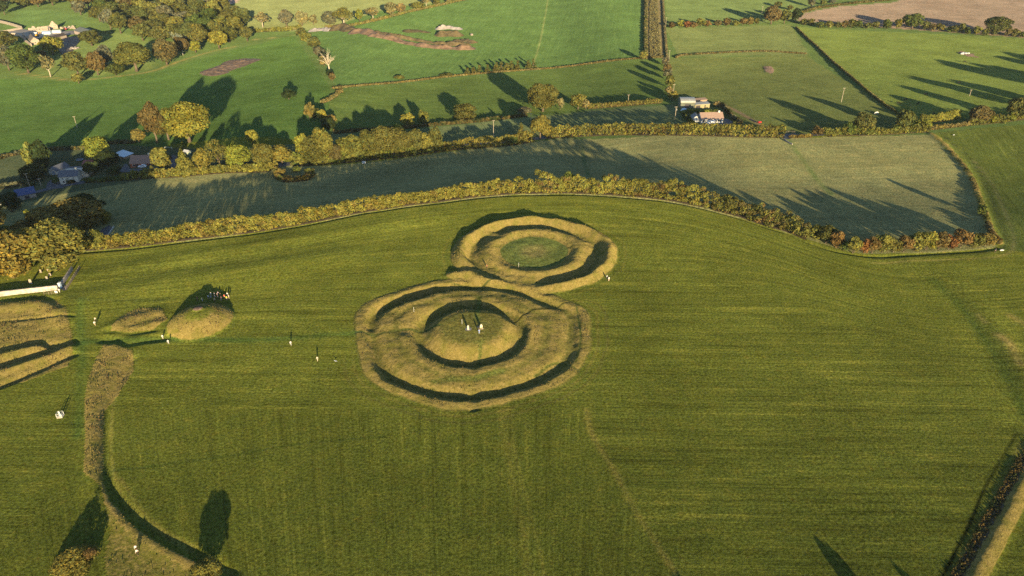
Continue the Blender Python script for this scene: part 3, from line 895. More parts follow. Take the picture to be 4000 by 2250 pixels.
def hedge(name, label, px, h, w, hues, leaf=0.45, group=None, gap=0.25, clip=False, cat='hedge', seed=1, step=None, world=None, back=0.5, hv=0.72):
    """a hedge along a line of picture points (its foot on the viewer's side)"""
    pts = catmull(unproj(px, zfull) if world is None else np.array(world), 0.6)
    # push the centre line back half a width so the given line is the near foot
    tg = np.gradient(pts, axis=0); tg /= np.linalg.norm(tg, axis=1, keepdims=True) + 1e-9
    nr = np.column_stack([-tg[:, 1], tg[:, 0]])
    view = pts / np.linalg.norm(pts, axis=1, keepdims=True)
    sgn = np.sign((nr * view).sum(1, keepdims=True)); sgn[sgn == 0] = 1
    pts = pts + nr * sgn * (w * back)
    seg = np.linalg.norm(np.diff(pts, axis=0), axis=1); s = np.concatenate([[0], np.cumsum(seg)])
    Lh = s[-1]
    r = np.random.default_rng(seed * 13 + 5)
    org = pts[len(pts) // 2]; oz = GZ(*org)
    gz_ = zfull(pts[:, 0], pts[:, 1])
    lobes = []
    cols = np.array([HUES[q] for q in hues])
    u = 0.0
    h *= 1.28; w *= 1.12
    st = min(step or 9, max(0.5, 0.19 * h))
    lob_u = []
    while u < Lh:
        x = np.interp(u, s, pts[:, 0]); y = np.interp(u, s, pts[:, 1])
        zg = np.interp(u, s, gz_)
        hh = h * (1 - hv / 2 + hv * (0.55 * vnoise(np.array([u / (h * .62)]), np.array([seed * 3.3]), 9)[0] + .45 * vnoise(np.array([u / (h * 3)]), np.array([seed * 7.3]), 8)[0]) + (0 if clip else r.normal(0, 0.07)))
        ctone = 0.68 + 0.7 * vnoise(np.array([u / (h * .55)]), np.array([seed * 5.1]), 10)[0]
        for lv in range(3):
            rad = min(w, h) * r.uniform(0.24, 0.36) if not clip else min(w, h) * 0.34
            zz = gap + rad * 0.7 + (hh - gap - rad * 1.6) * (lv / 2.0)
            off = r.uniform(-0.5, 0.5) * (w - rad) if not clip else (r.uniform(-0.5, .5)) * (w - 1.6 * rad)
            k = min(int(np.searchsorted(s, u)), len(pts) - 1)
            c = np.array([x + nr[k, 0] * off, y + nr[k, 1] * off, zg + zz]) - np.array([org[0], org[1], oz])
            lobes.append((c, rad, r.uniform(0.85, 1.15) * ctone, r.uniform(0.8, 1.05)))
            lob_u.append(u)
        u += st * r.uniform(0.8, 1.2)
    a = r.uniform(0, 100)
    def tint_fn(p):
        wx, wy = p[:, 0] + org[0], p[:, 1] + org[1]
        q = vnoise(wx * 0.22 + a, wy * 0.22 + p[:, 2] * 0.3, seed) * 0.6 + vnoise(wx * 0.7 + a, wy * 0.7 + p[:, 2] * .6, seed + 1) * 0.4
        q = np.clip((q - 0.22) / 0.56, 0, 0.999) * (len(cols) - 1)
        i = q.astype(int); f = (q - i)[:, None]
        return cols[i] * (1 - f) + cols[np.minimum(i + 1, len(cols) - 1)] * f
    me = lobes_to_mesh("leaves", lobes, leaf, 0.75, None, 0.10, 0.5 if not clip else 0.35, tint_fn)
    o = thing(name, label, cat, (org[0], org[1], oz), 0, group)
    fo = link("foliage", me, o)
    fo.color = (1, 1, 1, 1)
    # the earth and litter bank it stands on
    k = np.linspace(0, len(pts) - 1, max(4, int(Lh / 1.5))).astype(int)
    k = np.unique(k); bv, bf = [], []
    bq = np.array([pts[i] + nr[i] * (w * f_) for i in k for f_ in (-.36, -.26, 0, .26, .36)]); bz = zfull(bq[:, 0], bq[:, 1])
    for t, i in enumerate(k):
        for c_, (f_, dz) in enumerate(((-.36, -.25), (-.26, .25), (0, .45), (.26, .25), (.36, -.25))):
            qx, qy = pts[i] + nr[i] * (w * f_)
            bv.append((qx - org[0], qy - org[1], bz[5 * t + c_] - oz + dz * min(1, h / 4) + r.normal(0, .05)))
        if t:
            for j in range(4): bf.append((5 * t - 5 + j, 5 * t - 4 + j, 5 * t + 1 + j, 5 * t + j))
    link("hedge_bank", mesh_from("hedge_bank", bv, bf, M_LITTER, True), o)
    return o

# ------------------------------------------------------------------ boundary hedge of the hill field, in its three runs
hedge('hedgerow', 'long golden hawthorn hedge along the hill crest, left of the gap', HEDGE_PX[0:14] + [(2110,758)], 4.6, 3.8, ['amber','gold','yellow','yolive','gold','yellow','olive'], 0.40, 'crest hedge', seed=2, gap=0.35, back=0.4)
hedge('hedgerow', 'tall orange and yellow hawthorn hedge on the crest behind the far ring', [(2100,758),(2233,757),(2388,764),(2582,781),(2700,803),(2762,815)], 5.9, 4.2, ['russet','amber','yolive','yellow','yolive','gold','olive'], 0.42, 'crest hedge', seed=3, gap=0.3, back=0.4)
hedge('hedgerow', 'ragged brown and olive hawthorn hedge descending right from the crest gap', [(2775,820),(2893,851),(3000,888),(3070,907),(3144,939)], 5.4, 4.2, ['russet','olive','yolive','olive','brown','yolive'], 0.42, 'crest hedge', seed=4, gap=0.3, back=0.4, hv=.6)
tree_px(2215, 752, 76, 46, 'green', 'small green tree standing up out of the orange crest hedge', 'tree')
tree_px(1060, 902, 58, 60, 'yolive', 'rounded yellow bush in the crest hedge, left of the mound tops', 'bush')
BUSHES = [(3180,945,62,58,'yolive','bush of olive leaves in the crest row, beside the ragged hedge end'),(3222,965,72,62,'olive','tall dark olive hawthorn in the crest row, left of the small gap'),
 (3262,982,70,46,'russet','narrow brown hawthorn in the crest row before the thin bush'),(3292,992,42,34,'green','thin low green bush in the gap of the crest row'),
 (3328,1000,66,48,'yolive','yellow olive hawthorn just left of the two red bushes'),(3372,1003,60,40,'red','dark red hawthorn bush, smaller of the red pair'),(3400,1004,66,44,'russet','bright russet red hawthorn bush, larger of the red pair'),
 (3440,1000,74,58,'yolive','olive hawthorn right beside the russet red bush'),(3484,998,60,48,'olive','low olive hawthorn with red tips in the crest row'),(3525,997,66,50,'russet','dark russet hawthorn amid olive bushes of the crest row'),
 (3566,993,80,60,'yolive','tallest olive yellow hawthorn near the right end of crest row'),(3612,990,74,58,'yellow','bright yellow green hawthorn near the right end of crest row'),(3660,987,72,52,'brown','red brown hawthorn with a bare grey top'),
 (3700,986,58,44,'red','hawthorn bush with scarlet tips near the right end'),(3745,981,76,62,'russet','broad russet hawthorn, second last of the crest row'),(3796,977,60,52,'olive','olive hawthorn second from the corner of the strip field'),(3842,972,56,54,'amber','last amber bush at the corner of the strip field')]
for b in BUSHES: tree_px(b[0], b[1], b[2], b[3] * 1.25, b[4], b[5], 'bush', 'hawthorn_bush', 'bush', 'hawthorns of the crest row')

# ------------------------------------------------------------------ hedge and trees along the road
hedge('hedgerow', 'low yellowing hedge along the road before the brick bungalow', [(480,708),(567,700),(734,691),(1000,676),(1085,660)], 3.2, 3.0, ['gold','yolive','olive','yellow'], 0.55, 'road hedge', seed=5)
hedge('hedgerow', 'thick green and yellow roadside hedge under the tall road trees', [(1150,653),(1280,645),(1400,634),(1543,619),(1660,604),(1761,590)], 5.2, 4.2, ['olive','yolive','green','lime'], 0.6, 'road hedge', seed=6)
hedge('hedgerow', 'trimmed golden green roadside hedge left of the round yellow tree', [(1735,592),(1885,580),(2000,570),(2085,556)], 4.4, 3.6, ['amber','yolive','gold','olive'], 0.6, 'road hedge', seed=7)
hedge('hedgerow', 'long straight golden green roadside hedge in front of the white bungalow', [(2140,544),(2272,535),(2408,530),(2582,531),(2800,535),(3000,539),(3062,541)], 5.6, 3.8, ['olive','yolive','amber','yellow','yolive','russet','yolive'], 0.6, 'road hedge', seed=8, hv=.18)
hedge('hedgerow', 'knee high orange brown hedge right of the road gap', [(3084,541),(3130,539),(3172,538)], 1.5, 1.6, ['amber','russet','gold'], 0.5, 'road hedge', seed=9, step=.6)
hedge('hedgerow', 'dark olive roadside hedge under the two grey green trees', [(3240,537),(3300,532),(3408,531),(3520,525),(3632,517)], 3.6, 3.2, ['olive','yolive','green','yolive'], 0.6, 'road hedge', seed=10)
hedge('hedgerow', 'square clipped lime green hedge at the far right road bend', [(3608,487),(3680,478),(3752,466)], 4.6, 4.0, ['lime','yolive','yellow'], 0.55, 'road hedge', clip=True, seed=11)
hedge('hedgerow', 'low straw coloured hedge below the clipped lime hedge', [(3640,509),(3720,500),(3790,491)], 1.8, 2.0, ['straw','amber','yolive'], 0.5, 'road hedge', seed=12, step=.7)
hedge('hedgerow', 'dark hedge running off the right edge under tall trees', [(3790,492),(3850,487),(3930,478),(4060,462)], 3.0, 3.0, ['olive','yolive','brown'], 0.6, 'road hedge', seed=13)
RT = [(640,676,86,74,'yolive','round golden green garden tree before the brick bungalow','tree'),(733,690,80,78,'yolive','dense dome of olive yellow leaves right of the bungalow drive','cone'),
 (800,682,84,62,'gold','orange leaved roadside tree beside the bare topped tree','tree'),(866,677,104,82,'olive','green roadside tree with bare grey twigs at its top','open'),(940,673,86,92,'lime','bright lime yellow roadside tree with pointed top','tall'),
 (1035,666,80,82,'olive','rounded green roadside tree left of the amber tree','tall'),(1105,653,72,74,'gold','amber yellow tree left of the farm gate gap','tree'),(1192,642,92,56,'lime','slim lime tree at the right side of the gate gap','tall'),
 (1228,655,98,92,'olive','olive roadside tree with a pale bare bough','tall'),(1270,648,118,78,'yolive','tallest bright green roadside tree','tall'),(1312,645,66,64,'brown','brownish low tree under the tallest roadside tree','tree'),
 (1372,638,86,92,'yolive','yellow green roadside tree with a pale trunk foot','tall'),(1440,632,92,82,'olive','olive roadside tree left of the broad domed one','tall'),(1492,628,108,102,'olive','broad domed olive roadside tree','tall'),
 (1562,619,92,102,'olive','wide olive roadside tree right of the broad dome','tall'),(1622,610,80,82,'mid','dull green roadside tree near the hedge step','tall'),(1666,605,66,62,'yolive','small yellow green roadside tree near the hedge step','tall'),
 (1703,600,80,52,'mid','last tall tree where the road trees step down to hedge','tall'),(2036,562,62,46,'olive','small pointed tree left of the round yellow tree','cone'),(2110,552,84,76,'gold','round golden yellow tree standing out of the roadside hedge','tree'),
 (2005,572,34,44,'green','dark green bush at the foot of the roadside hedge','bush'),
 (3192,536,36,46,'russet','brown green bush beside the road gap, left of a pair','bush'),(3225,536,34,44,'yolive','brown green bush beside the road gap, right of a pair','bush'),(3312,532,46,58,'green','leafy green bush in front of the grey green tree','bush'),
 (3365,531,76,80,'mid','grey green tree right of the road gap','tree'),(3522,517,70,66,'mid','dark olive tree where the strip wall meets the road','tall'),(3596,516,44,66,'lime','bright lime bush at the head of the strip wall','bush'),
 (3822,488,58,76,'brown','reddish brown tree at the right road bend','tall'),(3872,487,30,32,'lime','lime bush under the reddish brown tree','bush'),(3912,486,26,40,'yolive','low yellow bush near the right edge of the road','bush'),
 (3962,474,80,76,'mid','tall grey green tree at the right road bend','tree'),(3945,478,34,30,'lime','thin lime sapling before the tall right hand tree','bush'),
 (617,568,140,88,'brown','brown leaved tree behind the brick bungalow','tree'),(662,556,118,90,'olive','olive tree between the brown and the golden tree','tree'),(745,572,158,158,'yellow','big golden yellow tree behind the brick bungalow','tree'),
 (545,560,48,54,'amber','small amber tree left of the brown tree','tree'),(990,572,56,46,'yellow','small bright yellow tree in the shaded paddock','tree'),(1558,560,60,50,'lime','lime tree top showing above the roadside trees','tree'),
 (1816,482,64,104,'olive','round olive bush at the paddock edge','bush'),(1594,503,50,60,'yellow','yellow topped bush in the shade of the paddock','bush'),(1655,495,52,50,'yolive','lime edged bush beside the yellow topped one','bush'),
 (2120,447,98,108,'olive','huge round brownish olive tree on the paddock edge','tall'),(2188,432,44,28,'pale','pale bare shrub against the huge round tree','bush'),(2258,433,58,62,'yolive','pointed yellow olive tree right of the huge round one','tree'),
 (2288,431,38,32,'straw','pale bare shrub right of the pointed tree','bush'),(2050,450,26,60,'grey','grey low shrub left of the huge round tree','bush'),
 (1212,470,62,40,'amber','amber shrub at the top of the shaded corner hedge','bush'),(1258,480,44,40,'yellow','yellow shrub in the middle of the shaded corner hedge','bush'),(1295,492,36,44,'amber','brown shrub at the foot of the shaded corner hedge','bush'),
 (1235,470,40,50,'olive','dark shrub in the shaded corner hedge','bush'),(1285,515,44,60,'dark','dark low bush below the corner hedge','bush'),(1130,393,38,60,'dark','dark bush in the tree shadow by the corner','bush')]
for t in RT: tree_px(t[0], t[1], t[2] * (1.14 if t[6] in ('tall', 'open', 'cone') else 1.05), *t[3:6], kind=t[6])
hedge('hedgerow', 'scrubby golden hedge from the dead tree down to the shaded corner', [(1322,345),(1325,372),(1290,395),(1262,405)], 1.8, 2.4, ['amber','straw','olive'], 0.6, seed=14, step=.8)
hedge('hedgerow', 'trimmed brown golden hedge behind the long paddock', [(2300,427),(2380,421),(2480,413),(2584,404)], 2.6, 2.6, ['brown','amber','yolive','brown'], 0.6, seed=15, hv=.15)
hedge('hedgerow', 'dark low hedge on the near edge of the shaded paddock', [(1310,524),(1450,512),(1600,503),(1760,488),(1950,470),(2060,455)], 1.6, 2.0, ['dark','brown','dark'], 0.7, seed=16, step=.9)
hedge('hedgerow', 'U shaped golden hedge round the small pond hollow', [(1082,676),(1092,700),(1120,710),(1165,707),(1200,702),(1222,684)], 2.6, 2.2, ['amber','gold','russet','yolive'], 0.45, seed=17, step=.6, back=-.2)
tree_px(1160, 680, 26, 32, 'green', 'green shrub inside the pond hedge', 'bush')
tree_px(1098, 694, 34, 40, 'amber', 'amber shrub at the left arm of the pond hedge', 'bush')
tree_px(1208, 700, 40, 38, 'yolive', 'green yellow shrub at the right arm of the pond hedge', 'bush')
# village trees
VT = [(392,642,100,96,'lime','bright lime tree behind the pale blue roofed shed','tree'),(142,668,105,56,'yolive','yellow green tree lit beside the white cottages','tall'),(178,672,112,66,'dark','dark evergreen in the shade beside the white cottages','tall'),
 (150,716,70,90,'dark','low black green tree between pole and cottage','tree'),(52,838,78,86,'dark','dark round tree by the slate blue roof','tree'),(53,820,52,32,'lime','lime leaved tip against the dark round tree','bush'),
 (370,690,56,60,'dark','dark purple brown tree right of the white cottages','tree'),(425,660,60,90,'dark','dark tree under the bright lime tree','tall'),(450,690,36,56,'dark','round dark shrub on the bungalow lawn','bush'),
 (222,720,26,34,'green','round green shrub before the long cottage','bush'),(112,852,30,24,'lime','small lime shrub above the churchyard trees','bush'),
 (602,694,46,20,'yolive','thin yellow sapling by the roadside bungalow','bush'),(700,650,30,22,'yolive','small shrub on the bungalow drive','bush')]
for t in VT: tree_px(*t[:6], kind=t[6])
hedge('hedgerow', 'narrow clipped bright green hedge beside the bungalow drive', [(708,622),(712,600),(719,568)], 2.4, 1.2, ['lime','yolive'], 0.4, clip=True, seed=18, step=.6)
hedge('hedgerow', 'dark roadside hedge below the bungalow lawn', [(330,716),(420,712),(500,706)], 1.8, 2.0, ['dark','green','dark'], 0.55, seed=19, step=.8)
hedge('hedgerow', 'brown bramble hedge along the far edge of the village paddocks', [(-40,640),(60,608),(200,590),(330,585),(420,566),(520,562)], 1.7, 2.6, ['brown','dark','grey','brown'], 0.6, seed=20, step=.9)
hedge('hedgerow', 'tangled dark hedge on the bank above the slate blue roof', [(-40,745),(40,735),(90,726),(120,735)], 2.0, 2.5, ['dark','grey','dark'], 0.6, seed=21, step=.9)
# churchyard trees on the left edge
CY = [(70,1122,205,225,'gold','huge orange golden beech nearest the white churchyard wall','tall'),(238,1090,195,220,'yolive','twiggy golden olive beech right of the orange one','tall'),
 (108,955,84,104,'amber','amber beech crown behind the orange golden beech','tall'),(285,935,140,235,'amber','broad amber crowned beech at the back of the churchyard','tall'),
 (340,885,115,150,'dark','dark evergreen behind the amber churchyard beech','tall'),(418,880,62,46,'yolive','yellow green holly beside the dark evergreen','tall'),(395,985,78,60,'yolive','green yellow hawthorn at the left end of crest hedge','bush'),
 (-60,1080,150,140,'gold','golden beech cut by the left picture edge','tall'),(150,920,70,80,'dark','dark yew between the churchyard beeches','tree'),(40,945,60,60,'yolive','small yellow green tree at the churchyard back wall','tree'),
 (300,985,70,90,'dark','black green yew under the broad amber crown','tree')]
for t in CY: tree_px(*t[:6], kind=t[6])
# trees at the lower left, and those just below the frame whose shadows fall into it
for (px_, py_, hm, wm, hue, kd, lb) in ((296, 2200, 4.6, 9.5, 'gold', 'cone', 'autumn gold tree at the lower left edge of frame'), (358, 2185, 3.0, 3.4, 'russet', 'open', 'rusty thin tree beside the autumn gold tree'), (812, 2258, 4.8, 6.6, 'yolive', 'tall', 'yellow green tree top at the bottom frame edge')):
    x, y, z = G(px_, py_)
    plant('tree', 'tree', lb, x, y, hm, wm, hue, kd)
for (px_, py_) in ((-95,985),(-190,1040),(-290,1010),(-390,1060),(-30,915)):
    x, y, z = G(px_, py_)
    plant('tree', 'tree', 'beech beyond the left edge of frame shading the village', x, y, 17, 15, 'amber', 'tall', 'beeches beyond the left edge')
for (bx, by, hm, wm, lb) in ((76.6, 81.7, 6.0, 4.6, 'tree below the frame casting the long shadow at lower right'), (88.0, 85.0, 4.5, 2.4, 'sapling below the frame casting the thin shadow at lower right'), (40.6, 81.0, 4.5, 4.5, 'bush below the frame casting a shadow at the bottom edge')):
    plant('tree', 'tree', lb, bx, by, hm, wm, 'olive', 'tall')
hedge('bramble', 'dark bramble hedge along the golden bank at lower right', [(4080,1740),(4025,1800),(3968,1905),(3893,2040),(3815,2180),(3752,2300)], 0.34, 2.6, ['dark','brown','russet','dark','brown'], 0.2, cat='bramble', seed=22, step=.16, hv=.9, gap=0.02)
# wall side bushes right of the strip field
tree_px(3826, 848, 46, 40, 'green', 'dark green bush at the foot of the golden wall bank', 'bush')
hedge('bramble', 'brown weeds along the shaded foot of the golden wall bank', [(3845,880),(3862,920),(3890,955)], 1.3, 1.8, ['grey','brown','russet'], 0.3, cat='bramble', seed=23, step=.5)
hedge('hedgerow', 'thin dark hedge dividing the bright pasture from the horse field', [(3108,108),(3150,150),(3200,195),(3280,268),(3400,370),(3470,424),(3545,470)], 1.1, 1.2, ['straw','olive','straw','yolive'], 0.6, seed=24, step=.5)
hedge('hedgerow', 'broken low hedge across the rough field', [(2645,228),(2660,220),(2690,216),(2900,205),(3000,203),(3150,212)], 0.9, 1.8, ['straw','brown','straw','dark'], 0.7, seed=25, step=.9)

# ------------------------------------------------------------------ far field rows
def row(px_list, group, cat='tree', name='tree'):
    for t in px_list: tree_px(t[0], t[1], t[2], t[3], t[4], t[5], t[6] if len(t) > 6 else 'tree', group=group, pale=len(t) > 7)
row([(1028,112,58,56,'pale','pale thin leaved tree nearest the wood on the far row','open',1),(1122,112,64,52,'grey','grey tapering tree, second of the far row','tree'),(1182,104,56,48,'pale','pale olive tree above the spoil heap end','tree'),
 (1226,100,38,30,'pale','small pale tree beside the spoil heap end','tree'),(1290,106,54,56,'grey','grey bushy tree on the far row','tree'),(1345,106,70,82,'yolive','largest far row tree, with two pale trunks','open',1),
 (1406,88,44,28,'lime','slim lime tree on the far row','tree'),(1458,80,46,52,'straw','pale thin group of stems on the far row','open',1),(1526,66,52,44,'pale','olive tree right of the pale stems','tree'),
 (1570,54,36,38,'straw','bare straw coloured shrub on the far row','bush'),(1632,42,30,46,'yolive','low yellow olive tree on the far row','tree'),(1666,32,42,34,'straw','upright bare tree on the far row','open',1),
 (1706,22,28,32,'yolive','yellow bush near the top edge on the far row','bush'),(1752,14,24,32,'pale','last pale bush before the top edge','bush')], 'far field tree row')
hedge('hedgerow', 'yellow green low hedge along the far tree row', [(1270,110),(1380,102),(1500,76),(1620,45),(1760,14),(1860,-8)], 2.0, 3.0, ['yolive','straw','lime'], 0.9, seed=26, step=1.2)
hedge('hedgerow', 'yellow bramble hedge between wood and spoil heap', [(985,128),(1060,124),(1120,122),(1180,112)], 3.0, 4.0, ['yolive','lime','straw'], 0.9, seed=27, step=1.2)
row([(1178,150,36,42,'mid','dark lit top shrub at the head of the leaning row','bush'),(1200,172,44,46,'yolive','olive shrub second from the head of the leaning row','bush'),(1228,200,50,52,'mid','large olive shrub in the leaning row','bush'),
 (1252,226,40,46,'grey','grey shrub above the dead tree','bush'),(1268,262,40,44,'straw','straw shrub left of the dead tree','bush'),(1300,318,30,26,'brown','brown shrub below the dead tree','bush'),(1290,300,26,30,'dark','dark shrub at the dead tree foot','bush'),(1262,242,34,30,'dark','dark shrub behind the dead tree','bush')], 'leaning shrub row', 'bush')
# the dead white tree
x, y, hm, wm = at(1290, 290, 105, 88)
o = thing('dead_tree', 'bare white dead tree standing in the leaning shrub row', 'tree', (x, y, GZ(x, y)))
m = MB(); rr = random.Random(4)
m.tube([(0,0,-.3),(-.4,0,hm*.25),(-.9,.1,hm*.42)], [.75,.6,.42], 8)
m.obj('trunk', M_PALEBARK, o, True)
m = MB()
for k in range(16):
    a = rr.uniform(0, 6.28); z0 = hm * rr.uniform(.26, .46); q = rr.uniform(.3, 1); ln = hm * rr.uniform(.3, .55)
    e = (-.9 + math.cos(a) * ln * .8 * q, math.sin(a) * ln * .8 * q, z0 + ln * (1.15 - .7 * q))
    mid = (-.8 + (e[0] + .8) * .45, e[1] * .45, z0 + (e[2] - z0) * .55 + rr.uniform(-.3, .6))
    m.tube([(-.8, 0, z0), mid, e], [.3, .2, .06], 5)
    for j in range(4):
        b = [mid[i] + (e[i] - mid[i]) * (j * .3) for i in range(3)]
        m.tube([b, (b[0] + rr.uniform(-1.8, 1.8), b[1] + rr.uniform(-1.8, 1.8), b[2] + rr.uniform(.3, 2.2))], [.13, .05], 4)
m.obj('branches', M_PALEBARK, o, True)
# young conifers along the far bank
CON = [(1826,290,22,16),(1850,288,24,20),(1873,287,27,24),(1905,283,25,20),(1938,279,31,22),(1958,277,31,24),(1980,275,28,22),(1997,273,30,22),(2023,270,28,20),(2065,269,30,22),(2083,267,32,24)]
for q in CON: tree_px(q[0], q[1], q[2], q[3], 'olive', 'young pointed conifer in the row along the far bank', 'conifer', group='young conifers on the far bank')
tree_px(2512, 238, 36, 28, 'yolive', 'lone round bush where bank meets the scrub lane', 'bush')
tree_px(1560, 312, 14, 46, 'yolive', 'low gorse mound on the far bank', 'bush')
tree_px(1745, 302, 12, 50, 'yolive', 'low yellow gorse mound left of the conifers', 'bush')
hedge('hedgerow', 'dark ragged hedge on the left of the scrub lane', [(2520,-30),(2518,60),(2516,140),(2520,232)], 1.6, 2.6, ['brown','straw','dark','yolive'], 0.9, seed=28, step=1.2)
hedge('hedgerow', 'thin dry hedge on the right of the scrub lane', [(2586,-30),(2592,90),(2600,200),(2605,235)], 0.7, 1.6, ['straw','grey','brown'], 0.9, seed=29, step=1.2)
row([(2598,262,34,28,'grey','grey hedge tree at the head of the short lane row','tree'),(2604,290,38,30,'brown','brown hedge tree in the short lane row','tree'),(2608,318,44,34,'grey','tall grey hedge tree in the short lane row','tree'),
 (2614,348,48,36,'olive','olive hedge tree in the short lane row','tree'),(2612,372,34,32,'straw','straw coloured bush in the short lane row','bush'),(2626,396,36,40,'gold','gold bush beside the grey shed','bush')], 'short lane row')
row([(2624,112,22,32,'russet','russet round bush at the left end of the far right row','bush'),(2658,110,28,30,'lime','lime bush, second of the far right row','bush'),(2684,112,26,32,'red','red brown bush, third of the far right row','bush'),
 (2708,110,22,28,'russet','brown low bush, fourth of the far right row','bush'),(2736,108,32,38,'yolive','tall yellow olive bush of the far right row','bush'),(2762,107,24,26,'russet','orange tipped bush of the far right row','bush'),
 (2805,106,24,34,'brown','brown bush right of the orange tipped one','bush'),(2836,105,30,32,'russet','russet upright bush of the far right row','bush'),(2872,103,22,26,'yolive','small yellow bush of the far right row','bush'),
 (2900,102,28,28,'russet','rust coloured bush near the big brown tree','bush'),(2926,100,30,32,'amber','amber bush near the big brown tree','bush'),(2954,98,24,22,'olive','olive bush against the big brown tree','bush'),
 (3010,100,66,66,'brown','big brown tree ending the far right row','tree'),(3062,96,52,44,'mid','green tree between the brown tree and the dark one','tree'),(3106,92,50,42,'dark','dark green tree at the corner of the stubble field','tree')], 'far right bush row')
fr = [(3140,100,24,28),(3166,103,26,30),(3200,112,24,36),(3235,112,28,34),(3272,112,24,26),(3296,112,30,26),(3322,114,36,32),(3352,114,30,26),(3384,115,24,30),(3416,115,28,30),(3462,117,38,38),(3503,117,40,28),(3612,122,34,36),(3640,124,30,28),(3668,126,30,36),(3708,128,22,30),(3728,131,28,32),(3752,132,36,26),(3778,136,26,26),(3812,140,34,30),(3846,142,26,26),(3932,145,34,28),(3960,148,30,32),(3990,150,24,34),(3880,143,26,24)]
rh = ['mid','olive','green','yolive','mid','brown','olive','green']
for i, q in enumerate(fr): tree_px(q[0], q[1], q[2], q[3], rh[i % 8], 'rounded hedge bush in the row below the stubble field', 'bush', group='row below the stubble field')
tree_px(3560, 120, 60, 72, 'green', 'big dark green tree in the row below the stubble', 'tree')
tree_px(3880, 142, 70, 92, 'mid', 'widest olive tree in the row below the stubble', 'tree')
for i, q in enumerate([(3168,30,34,30),(3085,42,20,24),(3216,22,18,26),(3250,14,14,30),(3040,30,20,30)]): tree_px(q[0], q[1], q[2], q[3], ['grey','olive','yolive'][i % 3], 'bush on the headland at the stubble field top', 'bush', group='bushes at the stubble top')
hedge('hedgerow', 'brown hedge along the top edge of the stubble field', [(3110,60),(3200,34),(3330,16),(3480,2),(3600,-15)], 1.6, 2.6, ['brown','olive','straw'], 1.0, seed=30, step=1.4)
# tall trees beyond the right frame edge: their shadows streak the pasture
for (px, py, hp, wp) in ((4095,455,96,110),(4190,446,84,100),(4330,402,112,150),(4420,392,104,120),(4560,352,110,150),(4230,300,60,80)):
    tree_px(px, py, hp, wp, 'olive', 'tree beyond the right edge shading the bright pasture', 'tree', group='trees beyond the right edge')
# ------------------------------------------------------------------ the wood round the old farm
WD = [(858,196,68,66,'yellow','bright yellow tree at the wood edge'),(968,166,54,48,'mid','small round tree at the right tip of the wood'),(655,262,102,84,'brown','big brown tree on the wood edge slope'),(716,220,68,56,'brown','brown tree with a pale trunk on the wood edge'),
 (766,210,44,42,'lime','small lime tree on the wood edge'),(722,172,54,84,'silver','silver white willow in front of the wood'),(785,198,90,68,'olive','tall olive brown tree right of the silver willow'),(898,172,62,62,'olive','dull olive tree right of the yellow tree'),
 (538,292,112,130,'yolive','largest gold green tree on the near wood edge'),(386,300,86,64,'russet','rust brown tree on the near wood edge'),(310,306,94,84,'mid','grey green tree on the near wood edge'),(420,270,80,60,'grey','leaning grey tree behind the rust brown tree'),
 (455,300,46,64,'green','low bright green bush tree between the big edge trees'),(200,306,80,58,'straw','pale larch with a thin white trunk'),(116,296,106,106,'green','big dark green oak below the old farm'),(40,282,92,70,'grey','grey green tree left of the dark oak'),
 (20,200,64,104,'olive','broad olive tree at the left edge by the farm'),(210,222,74,78,'yellow','yellow tree before the farmhouse gable'),(362,186,60,78,'olive','spreading olive tree right of the farm barn'),(172,246,42,40,'brown','brown tree between the oak and yellow tree'),
 (310,330,40,40,'yolive','small yellow bush on the wood edge'),(20,60,50,40,'dark','dark tree at the top left corner')]
for q in WD: tree_px(*q, kind=('open' if 'larch' in q[5] else 'tree'), pale=('pale' in q[5] or 'silver' in q[5]))
wr = np.random.default_rng(12)
placed = []
for yy, xl, xr in ((4,-30,700),(26,-30,800),(52,330,880),(80,400,930),(108,440,965),(136,480,975),(160,560,900)):
    xx = xl
    while xx < xr:
        jx, jy = wr.uniform(-16, 16), wr.uniform(-9, 9)
        placed.append(unproj([(xx + jx, yy + jy)], zfull)[0])
        xx += wr.uniform(48, 66)
wh = ['olive','mid','mid','grey','yolive','green','brown','olive','mid']
for i, p in enumerate(placed):
    plant('tree', 'tree', 'tree massed in the interior of the farm wood', p[0], p[1], wr.uniform(17, 25), wr.uniform(18, 28), wh[wr.integers(len(wh))], 'tree', 'trees inside the farm wood')

print('wood', len(placed))
hedge('scrub', 'brown scrub and dead grass filling the lane between its two hedges', [(2552,-25),(2554,60),(2557,140),(2562,224)], 0.55, 9.5, ['straw','grey','straw','pale','brown'], 0.7, cat='scrub', seed=61, step=.45, back=0, hv=.9)
hedge('grass_bank', 'straw coloured grassy bank dividing the two far centre fields', [(1305,348),(1500,330),(1700,308),(1900,288),(2000,280),(2260,257),(2510,230),(2592,223)], 0.75, 2.4, ['straw','amber','straw','brown'], 0.7, cat='bank', seed=60, step=.8, hv=.6)

